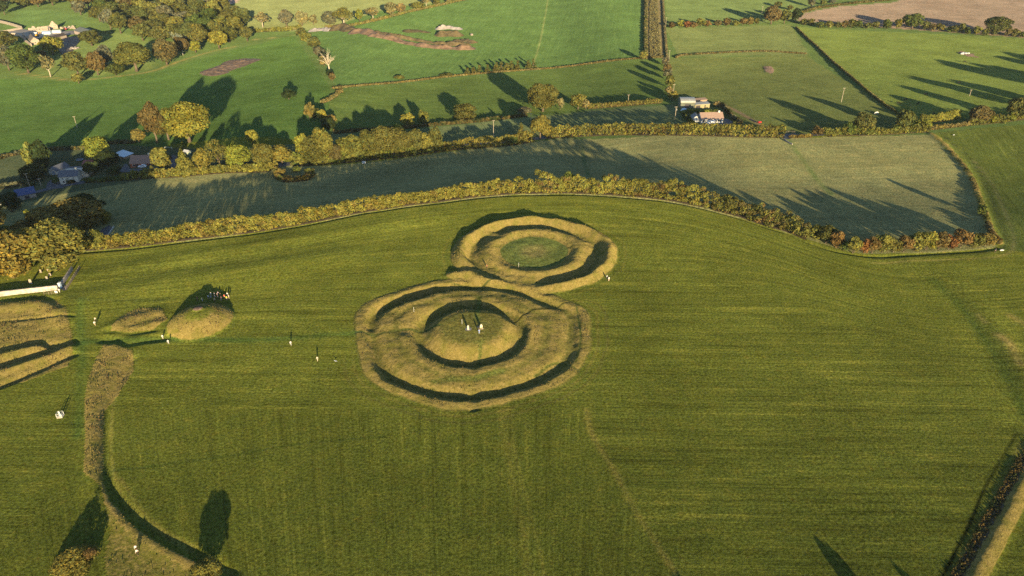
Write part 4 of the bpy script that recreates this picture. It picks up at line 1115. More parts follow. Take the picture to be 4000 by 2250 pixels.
# ------------------------------------------------------------------ roads and yards
M_TAR = plain('tarmac', (0.075, 0.078, 0.095), 0.85, 0.22, 0.4)
M_GRAVEL = plain('gravel', (0.26, 0.235, 0.215), 0.95, 0.25, 3.0)
M_YARD = plain('yard concrete', (0.33, 0.28, 0.23), 0.95, 0.3, 0.2)
def ribbon(name, pts, w, mat, lift=0.12):
    pts = catmull(pts, 2.0)
    tg = np.gradient(pts, axis=0); tg /= np.linalg.norm(tg, axis=1, keepdims=True)
    nr = np.column_stack([-tg[:, 1], tg[:, 0]])
    v = []
    for i in range(len(pts)):
        for f_ in (-.5, -.17, .17, .5):
            q = pts[i] + nr[i] * w * f_; v.append(q)
    v = np.array(v); z = zfull(v[:, 0], v[:, 1]) + lift
    f = [(4 * i + j, 4 * i + j + 1, 4 * i + 5 + j, 4 * i + 4 + j) for i in range(len(pts) - 1) for j in range(3)]
    o = link(name, mesh_from(name, np.column_stack([v, z]), f, mat, True)); o["kind"] = "structure"
    return o
def patch(name, px, mat, lift=0.1, res=1.2):
    poly = unproj(px, zfull)
    lo, hi = poly.min(0), poly.max(0)
    res = max(res, (hi - lo).max() / 60)
    bm = bmesh.new()
    vs = [bm.verts.new((p[0], p[1], 0)) for p in poly]
    bm.faces.new(vs)
    for ax in (0, 1):
        k = lo[ax] + res
        while k < hi[ax]:
            bmesh.ops.bisect_plane(bm, geom=bm.verts[:] + bm.edges[:] + bm.faces[:], plane_co=(k, k, 0), plane_no=(1, 0, 0) if ax == 0 else (0, 1, 0))
            k += res
    co = np.array([v.co[:2] for v in bm.verts]); z = zfull(co[:, 0], co[:, 1]) + lift
    for v, zz in zip(bm.verts, z): v.co.z = zz
    for f in bm.faces:
        f.normal_update()
        if f.normal.z < 0: f.normal_flip()
    me = bpy.data.meshes.new(name); bm.to_mesh(me); bm.free(); me.materials.append(mat)
    o = link(name, me); o["kind"] = "structure"; return o
ribbon('road', unproj([(-60,800),(80,766),(220,731),(330,711),(480,695),(700,676),(1000,655),(1130,641),(1400,612),(1700,578),(2000,553),(2270,526),(2580,521),(2800,525),(3000,529),(3095,531),(3300,521),(3500,512),(3640,501),(3800,483),(4100,450)]), 5.2, M_TAR)
patch('road_apron', [(3064,523),(3110,522),(3106,533),(3083,545),(3064,543)], M_TAR, 0.2)
patch('driveway', [(2708,486),(2738,490),(2800,493),(2852,490),(2866,478),(2842,466),(2829,464),(2828,483),(2735,484)], M_TAR, 0.22)
patch('driveway', [(466,668),(490,640),(500,645),(508,660),(560,660),(608,656),(606,668),(540,672),(500,674),(475,674)], M_TAR, 0.22)
patch('driveway', [(662,622),(675,604),(692,612),(695,640),(680,672),(655,680),(640,682),(668,655)], M_TAR, 0.22)
patch('driveway', [(185,715),(205,700),(232,698),(238,722),(250,735),(200,740),(180,735)], M_TAR, 0.22)
patch('car_park', [(385,932),(415,926),(444,890),(425,880),(395,898)], M_TAR, 0.12)
patch('farm_yard', [(-20,128),(40,118),(85,113),(160,128),(285,120),(292,135),(200,140),(150,150),(125,152),(60,140),(30,150),(-20,145)], M_YARD, 0.25)
patch('farm_yard', [(180,160),(260,145),(310,142),(318,150),(285,200),(255,230),(225,190)], plain('dark yard', (0.13, 0.105, 0.09), .95, .3, .2), 0.25)
patch('gravel_pad', [(1816,1286),(1821,1281),(1831,1279),(1840,1281),(1843,1286),(1838,1291),(1828,1293),(1819,1291)], M_GRAVEL, 0.05, 0.4)
patch('gravel_pad', [(1863,1277),(1873,1273),(1878,1276),(1876,1284),(1868,1286)], plain('trodden earth', (0.2, 0.16, 0.13), .95, .3, 2), 0.05, 0.4)

# ------------------------------------------------------------------ houses
M_WHITE = plain('white render', (0.55, 0.54, 0.52), 0.8, 0.08, 0.8)
M_CREAM = plain('cream render', (0.52, 0.49, 0.42), 0.85, 0.12, 0.8)
M_BRICK = plain('red brick', (0.34, 0.105, 0.055), 0.85, 0.25, 3)
M_TILE = plain('brown roof tiles', (0.30, 0.205, 0.165), 0.85, 0.16, 1.2)
M_TILE2 = plain('pinkish roof tiles', (0.27, 0.17, 0.135), 0.85, 0.16, 1.2)
M_SLATE = plain('slate', (0.105, 0.112, 0.14), 0.6, 0.25, 1.5)
M_BLUESLATE = plain('blue slate', (0.06, 0.085, 0.20), 0.55, 0.2, 1.5)
M_GLASS = plain('window glass', (0.025, 0.03, 0.04), 0.12, 0.1, 1, spec=0.6)
M_TRIM = plain('white paint', (0.62, 0.62, 0.60), 0.5, 0.05)
M_DOOR = plain('dark door', (0.05, 0.045, 0.05), 0.6, 0.1)
M_TIN = plain('grey sheet metal', (0.30, 0.30, 0.29), 0.55, 0.15, 0.6, metallic=0.2)
M_TINDARK = plain('dark sheet metal', (0.12, 0.13, 0.10), 0.6, 0.2, 0.6)
M_PALEBLUE = plain('pale blue sheet', (0.45, 0.56, 0.68), 0.5, 0.08, 0.6)
M_BLUE = plain('blue sheet', (0.16, 0.26, 0.45), 0.5, 0.1, 0.6)
M_STONE = plain('limewashed stone', (0.36, 0.295, 0.235), 0.95, 0.32, .8, bump=.5)
M_LIME = plain('fresh limewash', (0.46, 0.39, 0.33), 0.95, 0.38, 0.9, bump=.6)
M_STONE2 = plain('grey rubble stone', (0.34, 0.29, 0.25), 0.95, 0.3, 1.0, bump=.6)
M_WOOD = plain('weathered wood', (0.22, 0.18, 0.14), 0.9, 0.25, 2)
M_POLE = plain('creosoted pole', (0.36, 0.30, 0.23), 0.9, 0.2, 2)
M_WHITEOBJ = plain('white plastic', (0.62, 0.61, 0.59), 0.5, 0.04)
M_REDP = plain('red paint', (0.5, 0.035, 0.03), 0.45, 0.1)
M_YELP = plain('yellow paint', (0.72, 0.36, 0.02), 0.45, 0.1)
M_TYRE = plain('tyre rubber', (0.02, 0.02, 0.022), 0.8, 0.2)

def frame_of(p0, p1):
    a = np.array(G(*p0)); b = np.array(G(*p1))
    ex = b[:2] - a[:2]; Lx = np.linalg.norm(ex); rz = math.atan2(ex[1], ex[0])
    return a, rz, Lx
def roof_gable(d, wh, rh, x0, x1, over=0.35, th=0.2):
    k = rh / (d / 2)
    yo = -over; zo = wh - over * k
    prof = [(yo, zo), (d / 2, wh + rh), (d + over, zo), (d + over, zo + th), (d / 2, wh + rh + th), (yo, zo + th)]
    return MB().prism(prof, x0 - over, x1 + over)
def roof_gable_front(w, wh, rh, y0, y1, over=0.3, th=0.2):
    k = rh / (w / 2); zo = wh - over * k
    prof = [(-over, zo), (w / 2, wh + rh), (w + over, zo), (w + over, zo + th), (w / 2, wh + rh + th), (-over, zo + th)]
    return MB().prism_y(prof, y0 - over, y1 + over)
def opening(par, name, x, z, w, h, y=0.0, mat_f=None, mat_p=None, side=None):
    f = MB().box(x - w / 2, x + w / 2, y - 0.06, y + 0.04, z, z + h).obj(name, mat_f or M_TRIM, par)
    b = 0.09
    MB().box(x - w / 2 + b, x + w / 2 - b, y - 0.085, y - 0.05, z + b, z + h - b).obj('pane', mat_p or M_GLASS, f)
    return f
def house(name, label, p0, p1, d, wh, rh, wm, rm, wins=(), doors=(), chim=(), L_=None, cat='house', gable_front=False):
    a, rz, Lx = frame_of(p0, p1)
    Lx = L_ or Lx
    o = thing(name, label, cat, tuple(a), rz)
    if gable_front:
        MB().prism_y([(0, -.8), (Lx, -.8), (Lx, wh), (Lx / 2, wh + rh - .02), (0, wh)], 0, d).obj('wall', wm, o)
        rf = roof_gable_front(Lx, wh, rh, 0, d).obj('roof', rm, o)
    else:
        MB().prism([(0, -.8), (d, -.8), (d, wh), (d / 2, wh + rh - .02), (0, wh)], 0, Lx).obj('wall', wm, o)
        rf = roof_gable(d, wh, rh, 0, Lx).obj('roof', rm, o)
    for u, z, w, h in wins: opening(o, 'window', u * Lx, z, w, h)
    for u, w, h, mt in doors: MB().box(u * Lx - w / 2, u * Lx + w / 2, -.07, .03, 0, h).obj('door', mt, o)
    for u, hh in chim:
        m = MB()
        if gable_front: m.box(Lx / 2 - .4, Lx / 2 + .4, u * d - .4, u * d + .4, wh + rh - .8, wh + rh + hh)
        else: m.box(u * Lx - .55, u * Lx + .55, d / 2 - .4, d / 2 + .4, wh + rh - .8, wh + rh + hh)
        m.obj('chimney', M_CREAM if wm is not M_WHITE else M_WHITE, rf)
    return o, rz, Lx
house('bungalow', 'white bungalow with a long brown tiled roof beside the road hedge', (2739,482), (2824,481), 8.5, 2.7, 2.9, M_WHITE, M_TILE,
      [(.13,.9,2.4,1.2),(.47,.9,1.8,1.3),(.82,.9,2.4,1.2)], [(.60,1.1,2.1,M_TRIM),(.655,.7,2.1,M_DOOR)], [(.86,1.1)])
house('garage', 'small white gable fronted garage left of the white bungalow', (2704,478), (2732,478), 7.0, 2.5, 1.7, M_WHITE, M_SLATE, [], [(.5,2.6,2.1,M_TRIM)], [], gable_front=True, cat='garage')
# barn with an arched roof
a, rz, Lx = frame_of((2657,423), (2714,423))
o = thing('barn', 'arched grey sheet metal barn behind the white bungalow', 'barn', tuple(a), rz)
prof = [(9 * (1 - math.cos(math.pi * k / 12)) / 2, 4.0 + 2.1 * math.sin(math.pi * k / 12)) for k in range(13)]
MB().prism([(0, -.8)] + [(y_, z_ - .03) for y_, z_ in prof] + [(9, -.8)], .1, Lx - .1).obj('wall', M_TINDARK, o)
MB().prism([(y_ + (y_ - 4.5) * .04, z_ + .06) for y_, z_ in prof] + [(y_, z_ - .04) for y_, z_ in prof[::-1]], -.1, Lx + .1).obj('roof', M_TIN, o)
MB().box(Lx * .3, Lx * .6, -.06, .05, 0, 3).obj('door', M_DOOR, o)
def lean_to(name, label, p0, p1, d, h0, h1, wm, rm, cat='shed', doors=()):
    a, rz, Lx = frame_of(p0, p1)
    o = thing(name, label, cat, tuple(a), rz)
    MB().prism([(0, -.8), (d, -.8), (d, h1), (0, h0)], 0, Lx).obj('wall', wm, o)
    k = (h1 - h0) / d
    MB().prism([(-.3, h0 - .3 * k + .02), (d + .3, h1 + .3 * k + .02), (d + .3, h1 + .3 * k + .16), (-.3, h0 - .3 * k + .16)], -.2, Lx + .2).obj('roof', rm, o)
    for u, w, h in doors: MB().box(u * Lx - w / 2, u * Lx + w / 2, -.06, .04, 0, h).obj('door', M_DOOR, o)
    return o
lean_to('shed', 'long low yellow grey shed beside the arched barn', (2715,424), (2771,422), 4.0, 2.6, 3.0, plain('ochre block', (.30,.26,.15),.9), M_TIN, doors=[(.2,3.2,2.0),(.68,.8,2.0)])
lean_to('shed', 'brown roofed open shed behind the low yellow grey shed', (2715,406), (2761,404), 3.5, 2.4, 2.8, plain('brown block', (.32,.23,.16),.9), plain('rusty sheet', (.33,.22,.15),.8), doors=[(.35,4.2,1.7)])
x, y, z = G(2672, 433)
o = thing('dome_cover', 'white domed plastic cover in the yard by the arched barn', 'cover', (x, y, z))
v, f = [], []
for i in range(7):
    for k in range(20):
        t = i / 6 * math.pi / 2; q = k / 20 * 2 * math.pi
        v.append((2.3 * math.cos(t) * math.cos(q), 1.7 * math.cos(t) * math.sin(q), 1.9 * math.sin(t) + .05 * math.sin(5 * q)))
for i in range(6):
    for k in range(20): f.append((i * 20 + k, i * 20 + (k + 1) % 20, (i + 1) * 20 + (k + 1) % 20, (i + 1) * 20 + k))
link('dome', mesh_from('dome', v, f, M_PALEBLUE, True), o)
MB().tube([(2.32 * math.cos(k / 20 * 6.2832), 1.72 * math.sin(k / 20 * 6.2832), .08) for k in range(21)], .08, 5).obj('rim', M_TRIM, o)
hedge('hedge', 'clipped square hedge behind the white bungalow, bright at its right end', [(2662,445),(2730,443),(2803,440)], 1.8, 1.6, ['green','lime','green'], 0.5, clip=True, seed=40, step=.7)
hedge('hedge', 'dark hedge down the left side of the bungalow plot', [(2664,450),(2682,470),(2700,489)], 1.8, 2.2, ['dark','green'], 0.5, seed=41, step=.8)
hedge('hedge', 'dark purple brown hedge down the right side of the bungalow plot', [(2812,415),(2835,440),(2856,466),(2885,487)], 2.2, 2.4, ['dark','brown','grey'], 0.55, seed=42, step=.8)
tree_px(2868, 488, 14, 16, 'yolive', 'small yellow green shrub at the corner of the bungalow drive', 'bush')
tree_px(2680, 465, 16, 16, 'yolive', 'pale shrub left of the white garage', 'bush')
tree_px(2800, 420, 22, 30, 'straw', 'straw coloured scrub beside the sheds', 'bush')
# village on the left
house('bungalow', 'red brick bungalow with a wide brown roof behind a round garden tree', (511,656), (646,637), 9.5, 2.6, 3.0, M_BRICK, M_TILE2,
      [(.11,.8,1.6,1.3),(.42,.8,1.8,1.3),(.8,.8,1.8,1.3)], [(.2,1.4,2.2,M_DOOR),(.56,1.2,2.2,M_DOOR)], [(.5,1.2)])
lean_to('shed', 'shed with a pale blue roof left of the brick bungalow', (448,617), (487,622), 6.0, 2.5, 3.1, plain('sandy block', (.3,.23,.16),.9), M_PALEBLUE, doors=[(.8,1.0,2.0)])
house('garden_shed', 'tiny pale green garden shed beside the narrow bright hedge', (719,604), (736,604), 2.4, 1.9, .7, plain('pale green paint', (.45,.5,.36),.7), plain('pale grey felt', (.42,.42,.44),.8), cat='shed')
o, rz, Lx = house('cottage', 'long white two storey cottage with slate roof beside the shaded lane', (238,721), (308,710), 7.0, 4.4, 2.3, M_CREAM, M_SLATE,
      [(.17,2.9,.9,.8),(.45,2.9,.8,.7),(.78,2.9,.9,.8),(.2,.8,1.1,1.2),(.80,.8,1.1,1.2)], [(.5,1.0,2.1,M_DOOR)], [(.9,1.2)])
MB().prism([(7.0, -.8), (13, -.8), (13, 4.0), (10, 6.0), (7.0, 4.0)], 1.0, Lx + 3.0).obj('rear_wall', M_CREAM, o)
r2 = roof_gable(6, 4.0, 2.1, 1.0, Lx + 3.0).obj('rear_roof', M_SLATE, o); r2.location = (0, 7.4, 0)
hedge('shrub', 'dark climbing shrub against the front of the long white cottage', [(262,720),(290,715)], 1.5, .8, ['dark','brown','green'], 0.4, seed=43, step=.5, cat='shrub')
house('outhouse', 'white gabled outhouse with dark slate roof left of the long cottage', (194,681), (224,683), 9.0, 2.8, 1.8, M_WHITE, M_SLATE, [], [(.6,1.2,2.0,M_BLUE)], [], gable_front=True, cat='outhouse')
lean_to('shed', 'low shed with a faded red roof right of the long cottage', (325,656), (379,647), 4.5, 2.0, 2.8, M_STONE2, plain('faded red sheet', (.34,.12,.12),.8))
house('barn', 'stone barn with a deep blue slate roof at the left lane end', (72,786), (143,768), 7.5, 2.8, 2.2, M_STONE2, M_BLUESLATE, [], [(.5,2.0,2.0,M_DOOR)], [], cat='barn')
house('cottage', 'white cottage with a dark blue roof cut by the left edge', (-45,812), (8,800), 7.0, 2.6, 2.2, M_WHITE, M_BLUESLATE, [(.7,.9,1,1)], [], [], cat='house')
a, rz, Lx = frame_of((645,587), (673,585))
o = thing('goal_frame', 'white goal frame on the dark lawn behind the brick bungalow', 'goal', tuple(a), rz)
MB().tube([(0, 0, -.1), (0, 0, 2.0)], .07, 6).obj('post', M_TRIM, o); MB().tube([(Lx, 0, -.1), (Lx, 0, 2.0)], .07, 6).obj('post', M_TRIM, o)
MB().tube([(-.05, 0, 2.0), (Lx + .05, 0, 2.0)], .07, 6).obj('crossbar', M_TRIM, o)
x, y, z = G(313, 628)
o = thing('trampoline', 'round blue rimmed trampoline in the cottage garden', 'trampoline', (x, y, z))
MB().tube([(1.8 * math.cos(k / 16 * 6.2832), 1.8 * math.sin(k / 16 * 6.2832), .8) for k in range(17)], .14, 6).obj('rim', M_BLUE, o)
link('mat', mesh_from('mat', [(1.75 * math.cos(k / 16 * 6.2832), 1.75 * math.sin(k / 16 * 6.2832), .8) for k in range(16)], [tuple(range(16))], M_DOOR), o)
for k in range(4): MB().tube([(1.7 * math.cos(k * 1.571), 1.7 * math.sin(k * 1.571), 0), (1.7 * math.cos(k * 1.571), 1.7 * math.sin(k * 1.571), .8)], .06, 5).obj('leg', M_TIN, o)

def lumps(name, label, px, n, sx, sy, r0, mat, cat, seed):
    x, y, z = G(*px); rr = random.Random(seed); bm = bmesh.new()
    for k in range(n):
        m = Matrix.Translation((rr.gauss(0, sx), rr.gauss(0, sy), r0 * .25)) @ Matrix.Rotation(rr.uniform(0, 3), 4, 'Z') @ Matrix.Diagonal((rr.uniform(.7, 1.7), rr.uniform(.6, 1.2), rr.uniform(.4, .8), 1))
        g = bmesh.ops.create_icosphere(bm, subdivisions=2, radius=r0, matrix=m)
        for v_ in g['verts']: v_.co += Vector((rr.uniform(-1, 1), rr.uniform(-1, 1), rr.uniform(-1, 1))) * r0 * .14
    me = bpy.data.meshes.new(name); bm.to_mesh(me); bm.free(); me.materials.append(mat)
    ob = bpy.data.objects.new(name, me); tmp = ob
    COL.objects.link(ob)
    # fuse the lumps into one skin
    md = ob.modifiers.new('fuse', 'REMESH'); md.mode = 'VOXEL'; md.voxel_size = r0 * .16
    dg = bpy.context.evaluated_depsgraph_get(); me2 = bpy.data.meshes.new_from_object(ob.evaluated_get(dg))
    ob.modifiers.clear(); ob.data = me2; me2.materials.clear(); me2.materials.append(mat)
    ob.location = (x, y, z)
    return tag(ob, label, cat)

# ------------------------------------------------------------------ vehicles
def car(name, label, px, rz, mat, ln=4.3, w=1.75, h=1.5, cat='car', van=False):
    x, y, z = G(*px)
    o = thing(name, label, cat, (x, y, z + .2), rz)
    l = ln / 2
    if van: body = [(-l, .3), (l, .3), (l, 1.0), (l - .7, 1.15), (l - 1.3, h), (-l, h)]
    else: body = [(-l, .35), (l, .35), (l, .75), (l - .1, .88), (l - 1.1, .95), (-l + .9, .98), (-l, .92)]
    MB().prism_y(body, -w / 2, w / 2).obj('body', mat, o)
    if not van:
        cab = MB().prism_y([(l - 1.25, .93), (l - 1.9, h), (-l + 1.1, h), (-l + .35, .93)], -w / 2 + .08, w / 2 - .08).obj('cabin', mat, o)
        MB().prism_y([(l - 1.45, .98), (l - 1.95, h - .08), (-l + 1.15, h - .08), (-l + .6, .98)], -w / 2 + .06, w / 2 - .06).obj('window', M_GLASS, o)
        MB().prism_y([(l - 1.20, .97), (l - 1.86, h - .05), (l - 1.9, h - .03), (l - 1.26, .96)], -w / 2 + .16, w / 2 - .16).obj('windscreen', M_GLASS, o)
    else:
        MB().prism_y([(l - .72, 1.16), (l - 1.27, h - .08), (l - 2.0, h - .15), (l - 2.0, 1.1)], -w / 2 - .02, w / 2 + .02).obj('window', M_GLASS, o)
    for sx in (-l * .62, l * .62):
        for sy in (-w / 2 + .1, w / 2 - .1):
            wv = MB().tube([(sx, sy - .1, .32), (sx, sy + .1, .32)], .32, 12).obj('wheel', M_TYRE, o)
            MB().tube([(sx, sy - .115, .32), (sx, sy + .115, .32)], .18, 8).obj('rim', M_TIN, wv)
    for sy in (-w / 2 + .25, w / 2 - .25): MB().box(l - .03, l + .03, sy - .15, sy + .15, .62, .76).obj('headlight', M_TRIM, o)
    return o
M_CARW = plain('white car paint', (0.75, 0.76, 0.78), 0.3, 0.03, spec=.5)
car('car', 'white car parked in front of the red brick bungalow', (557,655), R(188), M_CARW)
car('van', 'white van parked at the door of the white bungalow', (2777,485), R(180), M_CARW, 4.6, 1.8, 1.9, 'van', True)
def trailer(name, label, px, rz, mat, ln, w, h, cat):
    x, y, z = G(*px)
    o = thing(name, label, cat, (x, y, z), rz)
    MB().box(-ln / 2, ln / 2, -w / 2, w / 2, .45, .45 + h).obj('body', mat, o)
    MB().box(-ln / 2 + .08, ln / 2 - .08, -w / 2 + .08, w / 2 - .08, .45 + h, .5 + h).obj('lid', mat, o)
    MB().tube([(ln / 2, 0, .5), (ln / 2 + 1.0, 0, .4)], .05, 6).obj('drawbar', M_TINDARK, o)
    for sy in (-w / 2 - .1, w / 2 + .1): MB().tube([(0, sy - .08, .3), (0, sy + .08, .3)], .32, 10).obj('wheel', M_TYRE, o)
    return o
trailer('trailer', 'small white box trailer in the shaded strip below the road hedge', (1422,640), R(10), M_WHITEOBJ, 2.1, 1.3, 1.0, 'trailer')
trailer('trailer', 'small red farm trailer on the grass right of the white bungalow', (2966,482), R(20), M_REDP, 2.0, 1.3, .8, 'trailer')
# farmyard machines
def tractor(px, rz, label):
    x, y, z = G(*px); o = thing('tractor', label, 'tractor', (x, y, z + .2), rz)
    MB().prism_y([(-1.2, .8), (2.0, .8), (2.0, 1.7), (.3, 1.8), (-1.2, 1.5)], -.55, .55).obj('bonnet', M_REDP, o)
    MB().prism_y([(-1.4, 1.5), (.3, 1.7), (.1, 2.9), (-1.3, 2.9)], -.75, .75).obj('cab', M_GLASS, o)
    MB().box(-1.45, .25, -.85, .85, 2.9, 3.02).obj('cab_roof', M_REDP, o)
    for sx, r_, w_ in ((-.8, .95, .5), (1.5, .55, .35)):
        for sy in (-.95, .95): MB().tube([(sx, sy - w_ / 2, r_), (sx, sy + w_ / 2, r_)], r_, 14).obj('wheel', M_TYRE, o)
tractor((255,118), R(15), 'red tractor in the old farmyard, left of the grey barn')
x, y, z = G(146, 143); o = thing('digger', 'yellow digger with a raised arm in the old farmyard', 'digger', (x, y, z + .2), R(20))
MB().box(-1.6, 1.4, -1.1, 1.1, 1.0, 2.2).obj('body', M_YELP, o); MB().box(-.2, 1.3, -1.0, .1, 2.2, 3.2).obj('cab', M_GLASS, o)
MB().box(-1.9, 1.9, -1.35, -.85, 0, .9).obj('track', M_TYRE, o); MB().box(-1.9, 1.9, .85, 1.35, 0, .9).obj('track', M_TYRE, o)
MB().tube([(1.2, .4, 1.8), (3.0, .4, 4.6), (4.4, .4, 3.2)], [.32, .26, .2], 6).obj('arm', M_YELP, o); MB().prism_y([(4.1, 3.3), (4.7, 3.1), (4.5, 2.3), (3.9, 2.4)], 0, .8).obj('bucket', M_TINDARK, o)
car('van', 'white van beside the yellow digger in the old farmyard', (137,134), R(160), M_CARW, 5.0, 1.9, 2.1, 'van', True)
def container(px, rz, ln, w, h, mat, label):
    x, y, z = G(*px); o = thing('container', label, 'container', (x, y, z + .2), rz)
    MB().box(0, ln, 0, w, 0, h).obj('body', mat, o)
    MB().prism([(-.15, h), (w / 2, h + .7), (w + .15, h), (w + .15, h + .1), (w / 2, h + .85), (-.15, h + .1)], -.15, ln + .15).obj('cover', mat, o)
    MB().box(ln * .4, ln * .6, -.05, .03, 0, h * .85).obj('door', M_TRIM, o)
container((165,136), R(8), 9, 6, 2.6, M_PALEBLUE, 'pale blue roofed container in the old farmyard')
container((205,131), R(8), 9, 3.5, 2.6, M_WHITEOBJ, 'white roofed container right of the pale blue one')
# old farm buildings and walls
def wall(name, label, px, h, t, mat, cat='wall', top=None):
    pts = unproj(px, zfull)
    org = pts[0]; oz = GZ(*org)
    o = thing(name, label, cat, (org[0], org[1], oz))
    pts2 = catmull(pts, 1.2) if len(pts) > 2 else pts[0] + (pts[1] - pts[0]) * np.linspace(0, 1, max(2, int(np.linalg.norm(pts[1] - pts[0]) / 1.2)))[:, None]
    tg = np.gradient(pts2, axis=0); tg /= np.linalg.norm(tg, axis=1, keepdims=True); nr = np.column_stack([-tg[:, 1], tg[:, 0]])
    rr = random.Random(len(label)); v, f = [], []
    n = len(pts2)
    for i in range(n):
        zz = GZ(*pts2[i]) - oz
        hh = (h if top is None else top(i / (n - 1))) + rr.uniform(-.05, .05) * (1 if h < 2.2 else 3)
        for s_, z_ in ((-.5, -.5), (-.5, hh), (.5, hh), (.5, -.5)):
            q = pts2[i] + nr[i] * t * s_ - org
            v.append((q[0], q[1], zz + z_))
        if i:
            for j in range(4): f.append((4 * i - 4 + j, 4 * i - 4 + (j + 1) % 4, 4 * i + (j + 1) % 4, 4 * i + j))
    f += [(0, 1, 2, 3), (4 * n - 1, 4 * n - 2, 4 * n - 3, 4 * n - 4)]
    me = mesh_from('masonry', v, f, mat)
    bm = bmesh.new(); bm.from_mesh(me); bmesh.ops.recalc_face_normals(bm, faces=bm.faces); bm.to_mesh(me); bm.free()
    link('masonry', me, o)
    return o
wall('stone_wall', 'tall pale stone wall slanting in from the left edge by the farm', [(-30,82),(30,96),(86,113)], 3.2, .8, M_STONE)
wall('stone_wall', 'low pale yard wall at the left of the old farm', [(-20,130),(30,124),(88,114)], 2.2, .8, M_STONE)
wall('ruined_wall', 'ruined stone wall with a pointed gable at its right end', [(112,118),(150,119),(190,115),(228,112)], 4.0, .8, M_STONE, 'ruin', lambda t: 2.5 + (4.5 if abs(t - .22) < .05 else 0) * .5 + (1.5 if t > .35 else 0) + 5.5 * max(0, 1 - abs(t - .87) / .13))
wall('ruined_wall', 'short broken gable stub in front of the old farmyard', [(90,142),(118,156)], 3.6, .8, M_STONE, 'ruin', lambda t: 3.0 + 1.2 * math.sin(t * 9))
wall('ruined_wall', 'low slanting stone wall before the farmhouse gable', [(97,162),(124,181)], 3.0, .8, M_STONE, 'ruin')
house('farmhouse', 'old stone farmhouse with a pale gable facing the yellow tree', (124,176), (157,172), 22.0, 4.2, 3.4, M_STONE, plain('brown slates', (.16,.13,.11),.85), [(.5,1.2,.9,1.5)], [], [], gable_front=True)
house('outbuilding', 'long low stone outbuilding with a dark sagging roof', (200,163), (262,147), 7.0, 3.0, 1.8, M_STONE, plain('dark roof', (.075,.06,.055),.9), [], [(.4,1.2,2.0,M_DOOR)], [], cat='outbuilding')
house('barn', 'big grey roofed farm barn at the wood edge', (292,133), (331,147), 15.0, 4.0, 2.6, plain('pink block', (.42,.33,.29),.9), plain('grey green sheet roof', (.165,.17,.145),.7,.1,.3), [], [(.75,2.5,3,M_DOOR)], [], cat='barn')
wall('ruined_wall', 'broken yard wall and rubble left of the grey barn', [(235,112),(262,110),(290,106)], 2.0, 1.2, M_STONE, 'ruin', lambda t: 1.6 + .9 * math.sin(t * 23))

wall('ruined_wall', 'jagged inner wall of the ruined farm range', [(128,125),(160,126),(190,122)], 3.0, .8, M_STONE, 'ruin', lambda t: 2.2 + 1.6 * abs(math.sin(t * 17)))
wall('ruined_wall', 'short cross wall of the ruined farm range', [(188,114),(196,121)], 3.6, .8, M_STONE2, 'ruin')
wall('stone_wall', 'crumbling wall along the lane below the old farm', [(20,140),(60,136),(92,150)], 2.0, .8, M_STONE)
lumps('rubble_heap', 'heap of pale rubble left of the grey barn', (270,112), 10, 4.5, 1.6, 1.4, M_STONE, 'heap', 31)
lumps('rubble_heap', 'grassy rubble heap below the long low outbuilding', (292,190), 9, 3.6, 2.5, 1.6, M_STONE2, 'heap', 32)
lumps('scrap_heap', 'dark scrap heap beside the pale blue roofed container', (125,132), 7, 2.0, 1.2, 1.0, M_TINDARK, 'heap', 33)
lumps('bale_heap', 'pink brown straw heap before the white gabled farmhouse', (104,150), 6, 1.8, 1.2, 1.3, plain('old straw', (.34,.24,.17), .95, .3, 1), 'heap', 34)

# ------------------------------------------------------------------ poles
def pole(px, hpx, label, arms=1, kit=False):
    x, y, z = G(*px); m, f_ = mpp(*px)
    h = hpx * m / f_
    o = thing('utility_pole', label, 'pole', (x, y, z), R(15))
    MB().tube([(0, 0, -.3), (0, 0, h)], [.19, .13], 8).obj('shaft', M_POLE, o)
    for k in range(arms): MB().box(-.9, .9, -.07, .07, h - .35 - .6 * k, h - .22 - .6 * k).obj('crossarm', M_POLE, o)
    for sx in (-.75, 0, .75): MB().tube([(sx, 0, h - .22), (sx, 0, h + .02)], .06, 6).obj('insulator', M_TRIM, o)
    if kit: MB().tube([(.3, -.25, h - 2.4), (.3, -.25, h - 1.3)], .32, 10).obj('transformer', M_TIN, o)
    return o
POLES = [((302,500),45,'utility pole standing in the big left field'),((1410,545),34,'utility pole in the dark paddock behind the road trees'),((1928,538),66,'tall pale pole behind the roadside hedge'),((2073,503),58,'utility pole above the round yellow tree'),
 ((2453,409),38,'utility pole on the brown trimmed paddock hedge'),((2636,468),50,'utility pole with a transformer beside the bungalow plot'),((2630,364),34,'utility pole at the foot of the short lane row'),((2612,241),42,'utility pole where the scrub lane meets the bank'),
 ((2600,106),36,'utility pole at the left end of the far right bush row'),((2976,52),26,'utility pole above the big brown tree'),((3286,399),54,'tall yellow pole on a small earth ring in the horse field'),((3787,375),24,'utility pole in the bright pasture'),
 ((120,737),60,'utility pole over the blue slate barn'),((161,727),30,'thin pole beside the dark tree by the cottage')]
for p_, h_, lb in POLES: pole(p_, h_, lb, 1, 'transformer' in lb)

